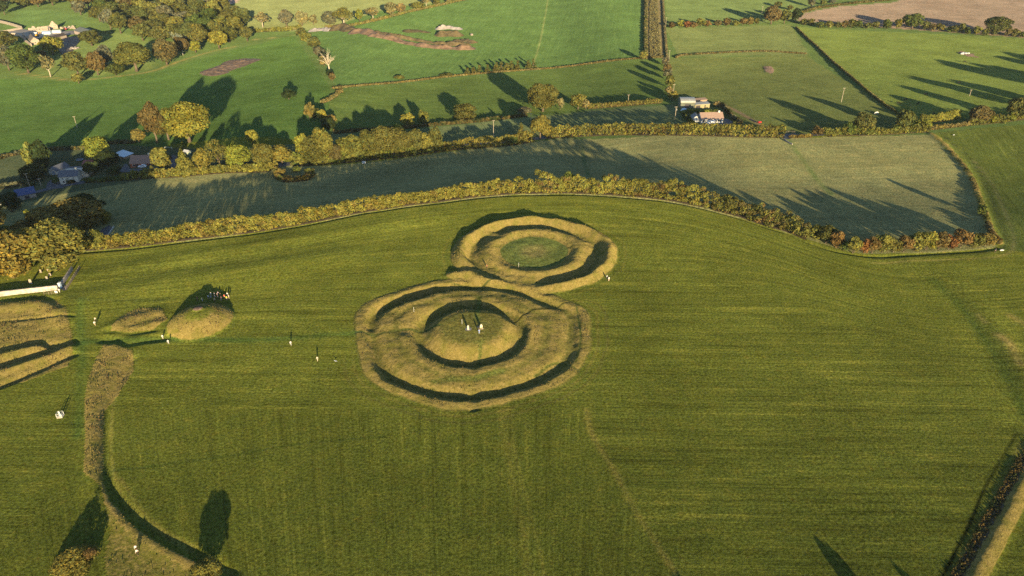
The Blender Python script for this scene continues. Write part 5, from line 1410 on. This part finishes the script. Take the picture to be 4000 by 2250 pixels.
# ------------------------------------------------------------------ churchyard corner
wall('churchyard_wall', 'bright white limewashed churchyard wall at the left edge', [(-60,1166),(0,1157),(120,1143),(228,1131)], 1.75, .55, M_LIME)
wall('churchyard_wall', 'grey churchyard wall running back under the beeches', [(240,1119),(262,1088),(284,1054)], 1.5, .5, M_STONE2)
x, y, z = G(237, 1124); o = thing('gate_pillar', 'bluish white gate pillar between the two churchyard walls', 'pillar', (x, y, z))
MB().box(-.4, .4, -.4, .4, -.2, 1.9).obj('shaft', M_PALEBLUE, o); MB().prism_y([(-.5, 1.9), (.5, 1.9), (.3, 2.15), (-.3, 2.15)], -.5, .5).obj('cap', M_TRIM, o)
patch('gate_path', [(239,1128),(252,1112),(262,1116),(262,1132),(248,1136)], M_TAR, .05, .5)
pts = catmull(unproj([(258,1132),(280,1102),(300,1070),(314,1048)], zfull), .55)
o = thing('paling_fence', 'weathered wooden paling fence climbing beside the grey churchyard wall', 'fence', (*pts[0], GZ(*pts[0])))
for i, q in enumerate(pts):
    zz = GZ(*q) - GZ(*pts[0])
    MB().box(q[0] - pts[0][0] - .07, q[0] - pts[0][0] + .07, q[1] - pts[0][1] - .03, q[1] - pts[0][1] + .03, zz - .1, zz + 1.25 + .1 * (i % 3 == 0)).obj('paling', M_WOOD, o)
for hz in (.4, .95): MB().tube([(q[0] - pts[0][0], q[1] - pts[0][1] + .06, GZ(*q) - GZ(*pts[0]) + hz) for q in pts], .045, 4).obj('rail', M_WOOD, o)
def rail_pen(name, label, px, h, cat, mat, rails=3):
    P = unproj(px, zfull); o = thing(name, label, cat, (*P[0], GZ(*P[0])))
    z0 = GZ(*P[0])
    for q in P: MB().tube([(q[0] - P[0][0], q[1] - P[0][1], GZ(*q) - z0 - .2), (q[0] - P[0][0], q[1] - P[0][1], GZ(*q) - z0 + h)], .07, 6).obj('post', mat, o)
    for k in range(rails):
        MB().tube([(q[0] - P[0][0], q[1] - P[0][1], GZ(*q) - z0 + h * (k + 1) / rails - .05) for q in P], .035, 5).obj('rail', mat, o)
    return o
rail_pen('kissing_gate', 'pale timber kissing gate pen in front of the white churchyard wall', [(202,1150),(220,1148),(236,1131)], 1.2, 'gate', plain('pale timber', (.42,.36,.22),.9))
rail_pen('rail_fence', 'grey timber rails left of the kissing gate', [(168,1138),(173,1151),(192,1151),(202,1150)], 1.1, 'fence', M_WOOD, 2)
rail_pen('gate', 'tall pale field gate frame left of the white sign board', [(205,1136),(214,1134)], 1.3, 'gate', plain('pale timber', (.42,.36,.22),.9), 4)
x, y, z = G(222, 1149); o = thing('sign_board', 'blank white sign board by the kissing gate', 'sign', (x, y, z), R(-8))
MB().box(-.55, .55, -.03, .03, .55, 1.35).obj('panel', M_WHITEOBJ, o)
for sx in (-.45, .45): MB().tube([(sx, .05, -.1), (sx, .05, 1.2)], .04, 6).obj('post', M_WOOD, o)
def headstone(px, h, w, tilt, label, name='headstone'):
    x, y, z = G(*px); o = thing(name, label, 'headstone', (x, y, z), R(tilt))
    prof = [(-w / 2, -.1)] + [(w / 2 * math.cos(math.pi * (1 - k / 10)), h - w * .45 + w * .45 * math.sin(math.pi * k / 10)) for k in range(11)] + [(w / 2, -.1)]
    MB().prism_y(prof, -.1, .1).obj('slab', M_STONE, o)
    MB().box(-w / 2 - .12, w / 2 + .12, -.22, .22, -.1, .12).obj('plinth', M_STONE2, o)
for p_, h_, w_, t_, lb in (((121,1108),1.9,.9,5,'tall pale headstone below the orange beech'),((184,1090),1.2,.7,-4,'pale headstone under the gap of the beeches'),((196,1076),1.0,.8,8,'squat headstone under the twiggy beech'),((188,1058),1.0,.6,0,'small white headstone showing among the beech leaves'),((182,1028),1.1,.7,4,'yellowish headstone deepest among the beeches'),((160,1064),1.3,.6,-6,'narrow headstone leaning under the orange beech')):
    headstone(p_, h_, w_, t_, lb)
pts = catmull(unproj([(419,928),(432,910),(446,888)], zfull), 1.0)
o = thing('bollard_rail', 'white posts edging the small car park at the hedge end', 'railing', (*pts[0], GZ(*pts[0])))
for q in pts: MB().tube([(q[0] - pts[0][0], q[1] - pts[0][1], GZ(*q) - GZ(*pts[0]) - .1), (q[0] - pts[0][0], q[1] - pts[0][1], GZ(*q) - GZ(*pts[0]) + .9)], .1, 6).obj('post', M_TRIM, o)
MB().tube([(q[0] - pts[0][0], q[1] - pts[0][1], GZ(*q) - GZ(*pts[0]) + .8) for q in pts], .05, 5).obj('rail', M_TRIM, o)
x, y, z = G(3100, 538); o = thing('gate_post', 'white post on the verge of the road gap', 'post', (x, y, z)); MB().tube([(0,0,-.2),(0,0,1.5)], .16, 8).obj('shaft', M_TRIM, o); MB().tube([(0,0,1.5),(0,0,1.62)], .2, 8).obj('cap', M_TRIM, o)
rail_pen('field_gate', 'pale field gate across the far side of the road gap', [(3060,521),(3080,520),(3104,520)], 1.3, 'gate', M_WOOD, 4)
wall('stone_wall', 'low pale wall at the near side of the road gap', [(3061,545),(3075,556),(3095,566)], .8, .4, M_STONE2)

# ------------------------------------------------------------------ stones and markers on the rings
def lathe(name, prof, mat, par, n=16, sq=1.0, seed=1):
    rr = random.Random(seed); v, f = [], []
    for i, (r_, z_) in enumerate(prof):
        for k in range(n):
            t = 2 * math.pi * k / n; w_ = r_ * (1 + rr.uniform(-.05, .05)); v.append((w_ * math.cos(t), w_ * math.sin(t) * sq, z_))
    for i in range(len(prof) - 1):
        for k in range(n): f.append((i * n + k, i * n + (k + 1) % n, (i + 1) * n + (k + 1) % n, (i + 1) * n + k))
    f.append(tuple((len(prof) - 1) * n + k for k in range(n)))
    return link(name, mesh_from(name, v, f, mat, True), par)
M_PILLAR = plain('pale limestone', (0.50, 0.45, 0.37), 0.9, 0.12, 3)
x, y, z = G(1828.5, 1286.5)
o = thing('standing_stone', 'pale round topped standing stone on its gravel disc', 'standing stone', (x, y, z))
lathe('pillar', [(.30, -.1), (.33, .2), (.34, .9), (.33, 1.25), (.25, 1.48), (.1, 1.57), (.01, 1.58)], M_PILLAR, o)
lathe('collar', [(.5, -.05), (.48, .06), (.3, .08)], M_STONE2, o)
x, y, z = G(1880, 1283.5)
o = thing('grave_slab', 'broad pale memorial slab beside the standing person on the mound', 'memorial', (x, y, z), R(6))
MB().prism_y([(-.45, -.1), (.5, -.1), (.42, .5), (.38, 1.25), (.2, 1.6), (-.15, 1.62), (-.36, 1.3), (-.40, .5)], -.13, .13).obj('slab', plain('yellowish stone', (.55,.50,.36),.9), o)
MB().box(-.6, .65, -.35, .35, -.1, .14).obj('base', M_STONE2, o)
hedge('flower_tuft', 'low yellow tuft growing before the memorial slab', [(1872,1287),(1888,1285)], .35, .5, ['yolive','amber'], .12, cat='plant', seed=50, step=.2, hv=.1)
for p_, lb in (((1617,1218),'thin white marker post on the left bank of the big ring'),((1805,1266),'thin pale marker post left of the standing stone'),((2026,1043),'thin marker post on the inner bank of the far ring')):
    x, y, z = G(*p_); o = thing('marker_post', lb, 'post', (x, y, z)); MB().tube([(0,0,-.2),(0,0,1.7)], .045, 6).obj('shaft', M_TRIM, o); MB().tube([(0,0,1.7),(0,0,1.78)], .06, 6).obj('cap', M_TRIM, o)
# small railed enclosure on the left
x, y, z = G(237, 1627)
o = thing('railed_enclosure', 'small white railed box round a white pillar on the left grass', 'enclosure', (x, y, z), R(8))
MB().box(-.72, .72, -.72, .72, -.1, .22).obj('plinth', M_PILLAR, o)
lathe('pillar', [(.24, .2), (.26, .4), (.14, .6), (.15, 1.3), (.19, 1.5), (.1, 1.75), (.02, 1.8)], M_WHITEOBJ, o)
for sx in (-.66, .66):
    for sy in (-.66, .66): MB().box(sx - .04, sx + .04, sy - .04, sy + .04, .2, 1.35).obj('post', M_TRIM, o)
for hz in (.7, 1.32):
    for s_ in (-.66, .66):
        MB().box(-.62, .62, s_ - .025, s_ + .025, hz - .03, hz + .03).obj('rail', M_TRIM, o); MB().box(s_ - .025, s_ + .025, -.62, .62, hz - .03, hz + .03).obj('rail', M_TRIM, o)
# pale heaps
lumps('sheeting_heap', 'crumpled white sheeting heap on bare soil in the bright pasture', (3768,210), 7, 2.6, 2.0, 1.2, M_WHITEOBJ, 'heap', 3)
lumps('tyre_heap', 'dark heap lying against the crumpled white sheeting', (3775,208), 4, 1.4, .8, .9, M_TYRE, 'heap', 9)
lumps('boulder', 'single pale boulder beside the spoil heaps', (1842,138), 3, .8, .5, 2.2, M_STONE, 'boulder', 4)
def heap(name, label, px, w, h, mat, rough, seed, cat='heap', prof=1.0):
    """a tipped ridge of earth along a line of picture points"""
    pts = unproj(px, zfull); org = pts.mean(0); oz = GZ(*org)
    lo = pts.min(0) - w * 1.1; hi = pts.max(0) + w * 1.1
    st = max(.9, (hi - lo).max() / 90)
    X, Y = np.meshgrid(np.arange(lo[0], hi[0], st), np.arange(lo[1], hi[1], st)); ny_, nx_ = X.shape
    x, y = X.ravel(), Y.ravel()
    D, S = line_dist(x, y, catmull(pts, 2.0), w * 3)
    ed = D / w + .35 * (vnoise(x * .22 / max(1, w / 6), y * .22 / max(1, w / 6), seed) - .5)
    k = np.clip(1 - ed, 0, 1) ** prof
    z = zfull(x, y) - .35 + (h + .35) * k * (.55 + .8 * vnoise(x * .10, y * .10, seed + 1)) + rough * k * (vnoise(x * .45, y * .45, seed + 2) - .4) + np.where(k <= 0, -.6, 0)
    keep = k > 0
    gm_ = grid_mesh(name, x - org[0], y - org[1], z - oz, nx_, ny_)
    bm = bmesh.new(); bm.from_mesh(gm_); bm.verts.ensure_lookup_table()
    bmesh.ops.delete(bm, geom=[v_ for i, v_ in enumerate(bm.verts) if D[i] > w * 1.3], context='VERTS'); bm.to_mesh(gm_); bm.free()
    gm_.materials.append(mat)
    o = link(name, gm_, None, (org[0], org[1], oz)); return tag(o, label, cat)
M_SPOIL = plain('bare spoil', (0.225, 0.142, 0.088), .95, .4, .25)
M_SPOILDK = plain('weedy spoil', (0.13, 0.098, 0.048), .95, .5, .22)
M_SPOILPALE = plain('pale spoil', (0.40, 0.34, 0.30), .95, .3, .25)
heap('spoil_heap', 'pale stony left end of the long spoil bank', [(1222,120),(1262,116),(1288,118)], 7, 2.6, M_SPOILPALE, 1.6, 70)
heap('spoil_heap', 'dark rounded spoil mound on the long bank', [(1310,115),(1345,112),(1368,118)], 9, 4.6, M_SPOILDK, 1.0, 71)
heap('spoil_heap', 'smooth pinkish brown spoil mound right of the dark one', [(1385,128),(1420,124),(1450,132)], 9, 4.2, M_SPOIL, .6, 72)
heap('spoil_heap', 'long tapering tail of brown spoil curving across the field', [(1460,140),(1530,152),(1590,168),(1660,180),(1740,188),(1830,190)], 8, 2.6, M_SPOIL, 1.6, 73)
heap('spoil_heap', 'weedy ridge along the back of the spoil tail', [(1470,128),(1560,146),(1650,162),(1740,174),(1830,180)], 4.5, 3.0, M_SPOILDK, 1.4, 74)
heap('spoil_heap', 'low grassy spoil mound with a red brown end', [(1590,124),(1630,122),(1665,126)], 6, 2.6, plain('grassy spoil', (.105,.085,.04), .95, .5, .2), .8, 75)
heap('spoil_heap', 'pale limestone pile at the back of the far mounds', [(1715,113),(1755,110),(1790,114)], 6, 2.8, M_SPOILPALE, 1.8, 76)
heap('spoil_heap', 'dark brown mound before the pale limestone pile', [(1722,139),(1755,136),(1785,139)], 8, 4.6, M_SPOILDK, .9, 77)
heap('spoil_heap', 'scrubby mound nearest the single pale boulder', [(1785,163),(1820,160),(1845,166)], 7, 2.2, M_SPOILDK, 1.8, 78)
heap('dug_patch', 'oval patch of freshly dug brown soil in the left field', [(846,281),(890,262),(944,241)], 17, .8, M_SPOIL, 1.3, 79, 'soil patch', .5)
lumps('bulk_bag', 'white bag lying at the corner of the strip field', (3913,978), 3, .25, .15, .5, M_WHITEOBJ, 'bag', 7)
lumps('feed_tub', 'white tub standing on the grass near the road bend', (3726,528), 2, .15, .1, .5, M_WHITEOBJ, 'tub', 8)

# ------------------------------------------------------------------ people and animals
def make_cloth():
    m, nt, out = new_mat("cloth and skin")
    oi = N(nt, "ShaderNodeObjectInfo"); tc = N(nt, "ShaderNodeTexCoord")
    f = noise(nt, tc.outputs["Object"], 6, 3)
    p = N(nt, "ShaderNodeBsdfPrincipled"); p.inputs["Roughness"].default_value = .85; p.inputs["Specular IOR Level"].default_value = .15
    L(nt, mixc(nt, 1.0, oi.outputs["Color"], ramp(nt, f, [(.3, .85), (.7, 1.1)]), 'MULTIPLY'), p.inputs["Base Color"])
    L(nt, p.outputs[0], out.inputs[0]); return m
M_CLOTH = make_cloth()
def skin_mesh(name, verts, edges, rad, root=0, sub=1):
    me = bpy.data.meshes.new(name + "_sk"); me.from_pydata(verts, edges, [])
    ob = bpy.data.objects.new(name + "_sk", me); COL.objects.link(ob)
    ob.modifiers.new('skin', 'SKIN').use_smooth_shade = True
    for i, r_ in enumerate(rad):
        s_ = me.skin_vertices[0].data[i]; s_.radius = (r_, r_) if not hasattr(r_, '__len__') else r_; s_.use_root = (i == root)
    sb = ob.modifiers.new('sub', 'SUBSURF'); sb.levels = sb.render_levels = sub
    dg = bpy.context.evaluated_depsgraph_get(); out = bpy.data.meshes.new_from_object(ob.evaluated_get(dg))
    bpy.data.objects.remove(ob); out.name = name; out.materials.clear(); out.materials.append(M_CLOTH)
    out.polygons.foreach_set("use_smooth", [True] * len(out.polygons))
    return out
def figure(pose):
    st = {'stand': (0, .02, .02), 'walk': (.26, .22, .2), 'lean': (.05, .05, .3)}[pose]
    leg, arm, lean = st
    V, E, Rr = [], [], []
    def add(p, r_, par=None):
        V.append(p); Rr.append(r_)
        if par is not None: E.append((par, len(V) - 1))
        return len(V) - 1
    ly = -.12 if pose == 'lean' else 0
    pel = add((0, 0, .95), (.15, .11)); sp = add((0, ly * .4, 1.13), (.135, .10), pel); ch = add((0, ly, 1.34), (.165, .11), sp); nk = add((0, ly * 1.1, 1.50), .055, ch)
    hb = add((0, ly * 1.2 - .01, 1.57), .072, nk); hm_ = add((0, ly * 1.2 - .02, 1.645), (.082, .098), hb); ht = add((0, ly * 1.2 - .005, 1.725), .062, hm_)
    ns = add((0, ly * 1.2 - .125, 1.625), .014, hm_); ch_ = add((0, ly * 1.2 - .085, 1.56), .028, hb)
    for s_ in (-1, 1): add((s_ * .088, ly * 1.2, 1.63), .016, hm_)
    arms = []
    for s_ in (-1, 1):
        sh = add((s_ * .175, ly, 1.42), .06, ch); el = add((s_ * .235, ly + s_ * arm * .5 + .03, 1.13), .043, sh); wr_ = add((s_ * .235, ly + s_ * arm - .06 - (lean if pose == 'lean' else 0), .90 + (.12 if pose == 'lean' else 0)), .029, el)
        pm = add((V[wr_][0], V[wr_][1] - .025, V[wr_][2] - .075), .034, wr_)
        for j in range(4):
            k1 = add((V[pm][0] + (j - 1.5) * .017, V[pm][1] - .012, V[pm][2] - .05 - .006 * (1.5 - abs(j - 1.5))), .009, pm); add((V[k1][0], V[k1][1] - .018, V[k1][2] - .035), .008, k1)
        t1 = add((V[pm][0] - s_ * .032, V[pm][1] - .02, V[pm][2] - .01), .010, pm); add((V[t1][0] - s_ * .008, V[t1][1] - .015, V[t1][2] - .035), .009, t1)
        arms.append((sh, el, wr_))
    legs = []
    for s_ in (-1, 1):
        hp = add((s_ * .09, 0, .88), .088, pel); kn = add((s_ * .10, -.03 - s_ * leg * .45, .49), .058, hp); an = add((s_ * .10, s_ * -leg + .02, .09), .042, kn); to = add((s_ * .115, s_ * -leg - .15, .04), .04, an)
        legs.append((hp, kn, an))
    body = skin_mesh('body', V, E, Rr)
    g = lambda i, d: tuple((c + d for c in Rr[i])) if hasattr(Rr[i], '__len__') else Rr[i] + d
    # jacket
    jv = [V[pel], V[sp], V[ch], (V[nk][0], V[nk][1], 1.455)]; je = [(0, 1), (1, 2), (2, 3)]; jr = [(.165, .125), (.155, .12), (.185, .13), .075]
    for sh, el, wr_ in arms:
        k = len(jv); jv += [V[sh], V[el], V[wr_]]; je += [(2, k), (k, k + 1), (k + 1, k + 2)]; jr += [.078, .058, .044]
    jacket = skin_mesh('jacket', jv, je, jr)
    tv = [(0, 0, .97)]; te = []; tr = [(.16, .12)]
    for hp, kn, an in legs:
        k = len(tv); tv += [V[hp], V[kn], (V[an][0], V[an][1], .12)]; te += [(0, k), (k, k + 1), (k + 1, k + 2)]; tr += [.102, .072, .06]
    trousers = skin_mesh('trousers', tv, te, tr)
    hv = [(0, V[ht][1] + .01, 1.735), (0, V[hm_][1] + .055, 1.66), (0, V[hb][1] + .06, 1.59)]
    hair = skin_mesh('hair', hv, [(0, 1), (1, 2)], [(.078, .07), (.088, .06), (.06, .035)])
    return body, jacket, trousers, hair
FIG = {p: figure(p) for p in ('stand', 'walk', 'lean')}
SKIN = (.42, .27, .20)
def person(px, label, jacket, trousers, hair=(.05, .035, .025), pose='stand', rz=0, h=1.72, group=None):
    x, y, z = G(*px)
    o = thing('person', label, 'person', (x, y, z - .02), R(rz), group)
    s_ = h / 1.76
    for me, nm, c in zip(FIG[pose], ('body', 'jacket', 'trousers', 'hair'), (SKIN, jacket, trousers, hair)):
        q = link(nm, me, o); q.scale = (s_, s_, s_); q.color = (*c, 1)
    return o
WHT, CRM, PNK, BLU, NVY, BLK, YEL, GRY, TAN, RED_, ORG = (.62,.62,.62), (.56,.51,.41), (.7,.42,.36), (.22,.3,.6), (.03,.04,.10), (.02,.02,.025), (.75,.62,.05), (.3,.3,.32), (.5,.4,.26), (.55,.09,.07), (.6,.25,.06)
FAIR, DK = (.5,.36,.15), (.04,.03,.02)
def mp(cx, cy): return (740 + cx / 12.88, 1080 + cy / 12.88)
MG = 'visitors gathered behind the mound'
for c, lb, j, t, hr, ps, rz in (
 ((1090,985),'person in a bright white coat in the mound shadow, farthest back of the group',WHT,GRY,DK,'stand',10),
 ((1280,1010),'small dark clad person in the middle back of the mound group',GRY,BLK,DK,'stand',40),
 ((1425,1040),'person in a salmon pink top at the shadow edge of the mound group',PNK,NVY,FAIR,'stand',-30),
 ((1455,960),'person in a pale lilac top just behind the salmon pink one',(.5,.38,.45),BLK,DK,'stand',20),
 ((1580,1040),'person with fair hair and dark coat at the shadow edge of the group',BLK,BLK,FAIR,'stand',-60),
 ((1620,1210),'person in a dusty pink coat and grey trousers, nearest right in the mound shadow',(.42,.2,.24),GRY,DK,'walk',10),
 ((1930,1000),'person in a shining white shirt standing tall in the sun beside the mound',WHT,CRM,FAIR,'stand',0),
 ((1775,1100),'person in a coral red top in the sun at the edge of the group',RED_,TAN,FAIR,'stand',30),
 ((1890,1185),'person in a bright yellow jacket in the sun beside the mound',YEL,GRY,DK,'stand',-10),
 ((2000,1115),'person in a cream jacket at the far right of the mound group',CRM,TAN,FAIR,'stand',-40),
 ((970,1130),'person in a pale blue jacket, left of the teal one in the mound shadow',(.45,.52,.62),NVY,DK,'stand',50),
 ((1095,1140),'person in a teal jacket crouched low in the mound shadow',(.12,.28,.32),NVY,DK,'lean',20),
 ((1300,1135),'person in a grey hooded top in the middle of the mound shadow',GRY,BLK,DK,'stand',0),
 ((1455,1155),'person in a mauve grey coat walking in the mound shadow',(.3,.25,.32),BLK,DK,'walk',-70),
 ((1290,1285),'person with a pale beige head covering, closest to the mound crest',TAN,BLK,(.5,.42,.3),'stand',0),
 ((655,1245),'person in a pale yellow jacket and grey trousers, alone left in the mound shadow',(.6,.55,.25),(.45,.45,.5),DK,'walk',20),
 ((420,1215),'person dressed in black, farthest left in the mound shadow',BLK,BLK,DK,'stand',0)):
    person(mp(*c), lb, j, t, hr, ps, rz, 1.68, MG)
person((375,1256), 'person in a cream top walking on the left grass, farther of a couple', CRM, BLK, DK, 'walk', 30)
person((372,1271), 'person in a white shirt and tan trousers, nearer of the left couple', WHT, TAN, FAIR, 'walk', 20)
person((637,1324), 'person in white standing left at the foot of the mound path', WHT, CRM, DK, 'stand', 0)
person((659,1343), 'person in white stooping right at the foot of the mound path', WHT, (.5,.5,.55), DK, 'lean', 15)
person((1137,1349), 'person in pale grey walking alone on the open grass', (.6,.6,.62), (.45,.45,.47), DK, 'walk', 10)
person((1241,1410), 'person in cream white walking towards the big ring', CRM, CRM, FAIR, 'walk', -10)
person((1872,1303), 'person in blue denim standing by the memorial slab on the mound', BLU, (.3,.4,.62), FAIR, 'stand', 180)
person((1902,1048), 'person in rust brown walking on the left path of the far ring', (.30,.14,.06), (.12,.07,.04), DK, 'walk', -20)
person((2371,1090), 'person in a white shirt on the far ring bank, left of a pair', WHT, NVY, FAIR, 'stand', 0)
person((2378,1097), 'person in white and pink on the far ring bank, right of a pair', (.8,.7,.68), (.7,.5,.45), DK, 'stand', 20)
person((534,2150), 'person in a white jacket and black trousers, farther of the bottom pair', WHT, BLK, DK, 'walk', 20)
person((539,2166), 'person in a dark top with a white bag, nearer of the bottom pair', (.62,.55,.53), BLK, DK, 'walk', 10)
person((234,1143), 'person in white waiting at the kissing gate', WHT, CRM, FAIR, 'stand', 0)
person((3886,986), 'person in dark blue at the corner of the strip field', NVY, BLK, DK, 'stand', 0)

def beast(kind):
    """grazing horse or cow facing -X, feet on z=0"""
    hs = kind == 'horse'
    V, E, Rr = [], [], []
    def add(p, r_, par=None):
        V.append(p); Rr.append(r_)
        if par is not None: E.append((par, len(V) - 1))
        return len(V) - 1
    H_ = 1.12 if hs else 1.0
    b0 = add((0, 0, H_ + .02), (.30, .34) if not hs else (.27, .30)); sh = add((-.62, 0, H_ + .05), (.27, .36)); E.append((b0, sh)); rp = add((.62, 0, H_ + .08), (.29, .32), b0); tl = add((.88, 0, H_ + .06), .12, rp)
    t1 = add((.98, 0, H_ - .15), .045, tl); t2 = add((1.0, 0, H_ - .62), .05 if hs else .03, t1)
    n1 = add((-1.0, 0, H_ - .05), (.15, .20), sh); n2 = add((-1.28, 0, H_ - .42), (.12, .15), n1); hd = add((-1.42, 0, H_ - .70), (.10, .13), n2); mz = add((-1.50, 0, H_ - 1.0), (.065, .08), hd)
    for s_ in (-1, 1):
        e_ = add((-1.30, s_ * .11, H_ - .50), .03, n2); add((-1.27, s_ * (.17 if not hs else .12), H_ - .42), .02, e_)
        a1 = add((-.62, s_ * .17, H_ - .28), .12, sh); a2 = add((-.62, s_ * .17, .50), .065, a1); a3 = add((-.60, s_ * .17, .12), .045, a2); add((-.64, s_ * .17, .03), .055, a3)
        c1 = add((.55, s_ * .18, H_ - .25), .15, rp); c2 = add((.78, s_ * .18, .52), .07, c1); c3 = add((.70, s_ * .18, .12), .046, c2); add((.66, s_ * .18, .03), .055, c3)
    return skin_mesh('body', V, E, Rr)
BE = {'cow': beast('cow'), 'horse': beast('horse')}
def animal(kind, px, rz, col, label, group=None):
    x, y, z = G(*px); o = thing(kind, label, kind, (x, y, z), R(rz), group)
    q = link('body', BE[kind], o); q.color = (*col, 1); s_ = 1.1 if kind == 'cow' else 1.15; q.scale = (s_, s_, s_)
    if kind == 'horse':
        m = skin_mesh('mane', [(-.75, 0, 1.42), (-1.08, 0, 1.22), (-1.3, 0, .85)], [(0, 1), (1, 2)], [(.04, .1), (.04, .1), (.03, .07)]); w_ = link('mane', m, o); w_.color = (.75, .72, .66, 1)
    return o
animal('horse', (3424,446), 10, (.8,.78,.74), 'white horse grazing in the field below the yellow pole')
for px, rz, lb in (((3767,244),165,'black cow standing alone just below the white sheeting heap'),((3744,326),190,'black cow between two long tree shadows, right of the middle'),((3615,371),150,'black cow on the shadow edge in the middle pasture'),((3538,392),20,'black cow in sunlight, largest of the lower herd'),
   ((3508,405),160,'black cow at the left end of the lower herd'),((3586,407),30,'black cow at the shadow edge, right of the largest one'),((3646,447),80,'black cow in deep shade above the lime bush'),((3725,441),100,'black cow in deep shade above the clipped hedge'),((3617,464),10,'black cow in deep shade close to the roadside hedge')):
    animal('cow', px, rz, (.022,.018,.016), lb, 'black cows in the bright pasture')
# a white bird low over the grass
x, y, z = G(1312, 1414)
o = thing('bird', 'white bird with spread wings low over the mown grass', 'bird', (x, y, z + .35), R(60))
bb = skin_mesh('body', [(-.3,0,.05),(-.12,0,.06),(.12,0,.05),(.34,0,.03)], [(0,1),(1,2),(2,3)], [.05,.1,.1,(.09,.02)]); q = link('body', bb, o); q.color = (.8,.78,.76,1)
for s_ in (-1, 1):
    wv = [(-.1, s_*.06, .08), (-.16, s_*.35, .2), (-.02, s_*.72, .14)]; q = link('wing', skin_mesh('wing', wv, [(0,1),(1,2)], [(.13,.02),(.12,.018),(.04,.012)]), o); q.color = (.7,.7,.72,1)

# ------------------------------------------------------------------ long dead grass standing on the banks
def make_grass():
    m, nt, out = new_mat("dead grass")
    at_ = N(nt, "ShaderNodeAttribute", attribute_name="tint")
    d = N(nt, "ShaderNodeBsdfDiffuse"); L(nt, at_.outputs["Color"], d.inputs["Color"])
    t = N(nt, "ShaderNodeBsdfTranslucent"); L(nt, at_.outputs["Color"], t.inputs["Color"])
    ms = N(nt, "ShaderNodeMixShader"); ms.inputs[0].default_value = .25
    L(nt, d.outputs[0], ms.inputs[1]); L(nt, t.outputs[0], ms.inputs[2]); L(nt, ms.outputs[0], out.inputs[0]); return m
M_DRYGRASS = make_grass()
def tufts(name, label, x0, x1, y0, y1, n, hgt):
    x = rng.uniform(x0, x1, n); y = rng.uniform(y0, y1, n)
    c, dry, mow, soil, _, _ = traits(x, y)
    nz = vnoise(x * .5, y * .5, 31)
    k = rng.random(n) < np.clip((dry - .35) * 1.6, 0, 1) * np.clip(nz * 2.0 - .5, 0.03, .8)
    x, y, dry, nz = x[k], y[k], dry[k], nz[k]
    z = zfull(x, y) - .06
    n = len(x)
    h = hgt * rng.uniform(.5, 1.25, n) * (.6 + .8 * nz)
    a = rng.uniform(0, np.pi, n); w = h * rng.uniform(.35, .7, n)
    lx, ly = rng.normal(0, .3, n) * h, rng.normal(0, .3, n) * h
    V = np.zeros((n, 8, 3)); base = np.column_stack([x, y, z])
    for q in range(2):
        ca, sa = np.cos(a + q * np.pi / 2), np.sin(a + q * np.pi / 2)
        d = np.column_stack([ca * w, sa * w, np.zeros(n)])
        top = base + np.column_stack([lx, ly, h])
        V[:, q * 4] = base - d * .35; V[:, q * 4 + 1] = base + d * .35; V[:, q * 4 + 2] = top + d * .75; V[:, q * 4 + 3] = top - d * .75
    f = (np.arange(n * 2)[:, None] * 4 + np.arange(4)).astype(np.int32)
    me = bpy.data.meshes.new(name)
    me.vertices.add(n * 8); me.vertices.foreach_set("co", V.astype(np.float32).ravel())
    me.loops.add(f.size); me.polygons.add(len(f)); me.loops.foreach_set("vertex_index", f.ravel()); me.polygons.foreach_set("loop_start", (np.arange(len(f)) * 4).astype(np.int32))
    me.update(calc_edges=True)
    g = rng.random(n)[:, None]; pn = vnoise(x * .22, y * .22, 33)[:, None]
    t = np.array([.20, .158, .050]) * (1 - g) + np.array([.27, .215, .09]) * g
    t = np.where(pn > .62, t * np.array([.62, .78, .6]), t); t = np.where((pn < .3), t * np.array([.85, .74, .95]), t)
    t = t * rng.uniform(.6, 1.25, n)[:, None]
    set_attr(me, "tint", 'FLOAT_COLOR', np.repeat(np.column_stack([t, np.ones(n)]), 8, axis=0))
    me.materials.append(M_DRYGRASS)
    o = link(name, me); o["kind"] = "stuff"; o["label"] = label
    print(name, n)
tufts('dry_grass', 'long straw coloured grass standing on the ring earthworks', FC[0] - 45, FC[0] + 60, FC[1] - 40, TC[1] + 36, 35000, .22)
tufts('dry_grass', 'long straw coloured grass on the left banks and mounds', -190, -62, 88, 226, 80000, .24)
tufts('dry_grass', 'tall straw coloured grass along the wall bank by the strip field', 150, 245, 225, 440, 300000, .4)

# ------------------------------------------------------------------ air
HAZE = 0.00004
hz = MB().box(-1650, 1650, -160, 3200, -34, 134.5).obj('haze', None)
hm_, nt, out = new_mat('haze')
pv = N(nt, "ShaderNodeVolumePrincipled"); pv.inputs["Color"].default_value = (0.80, 0.86, 0.95, 1); pv.inputs["Density"].default_value = HAZE; pv.inputs["Anisotropy"].default_value = 0.2
L(nt, pv.outputs[0], out.inputs["Volume"])
hz.data.materials.clear(); hz.data.materials.append(hm_); hz["kind"] = "stuff"
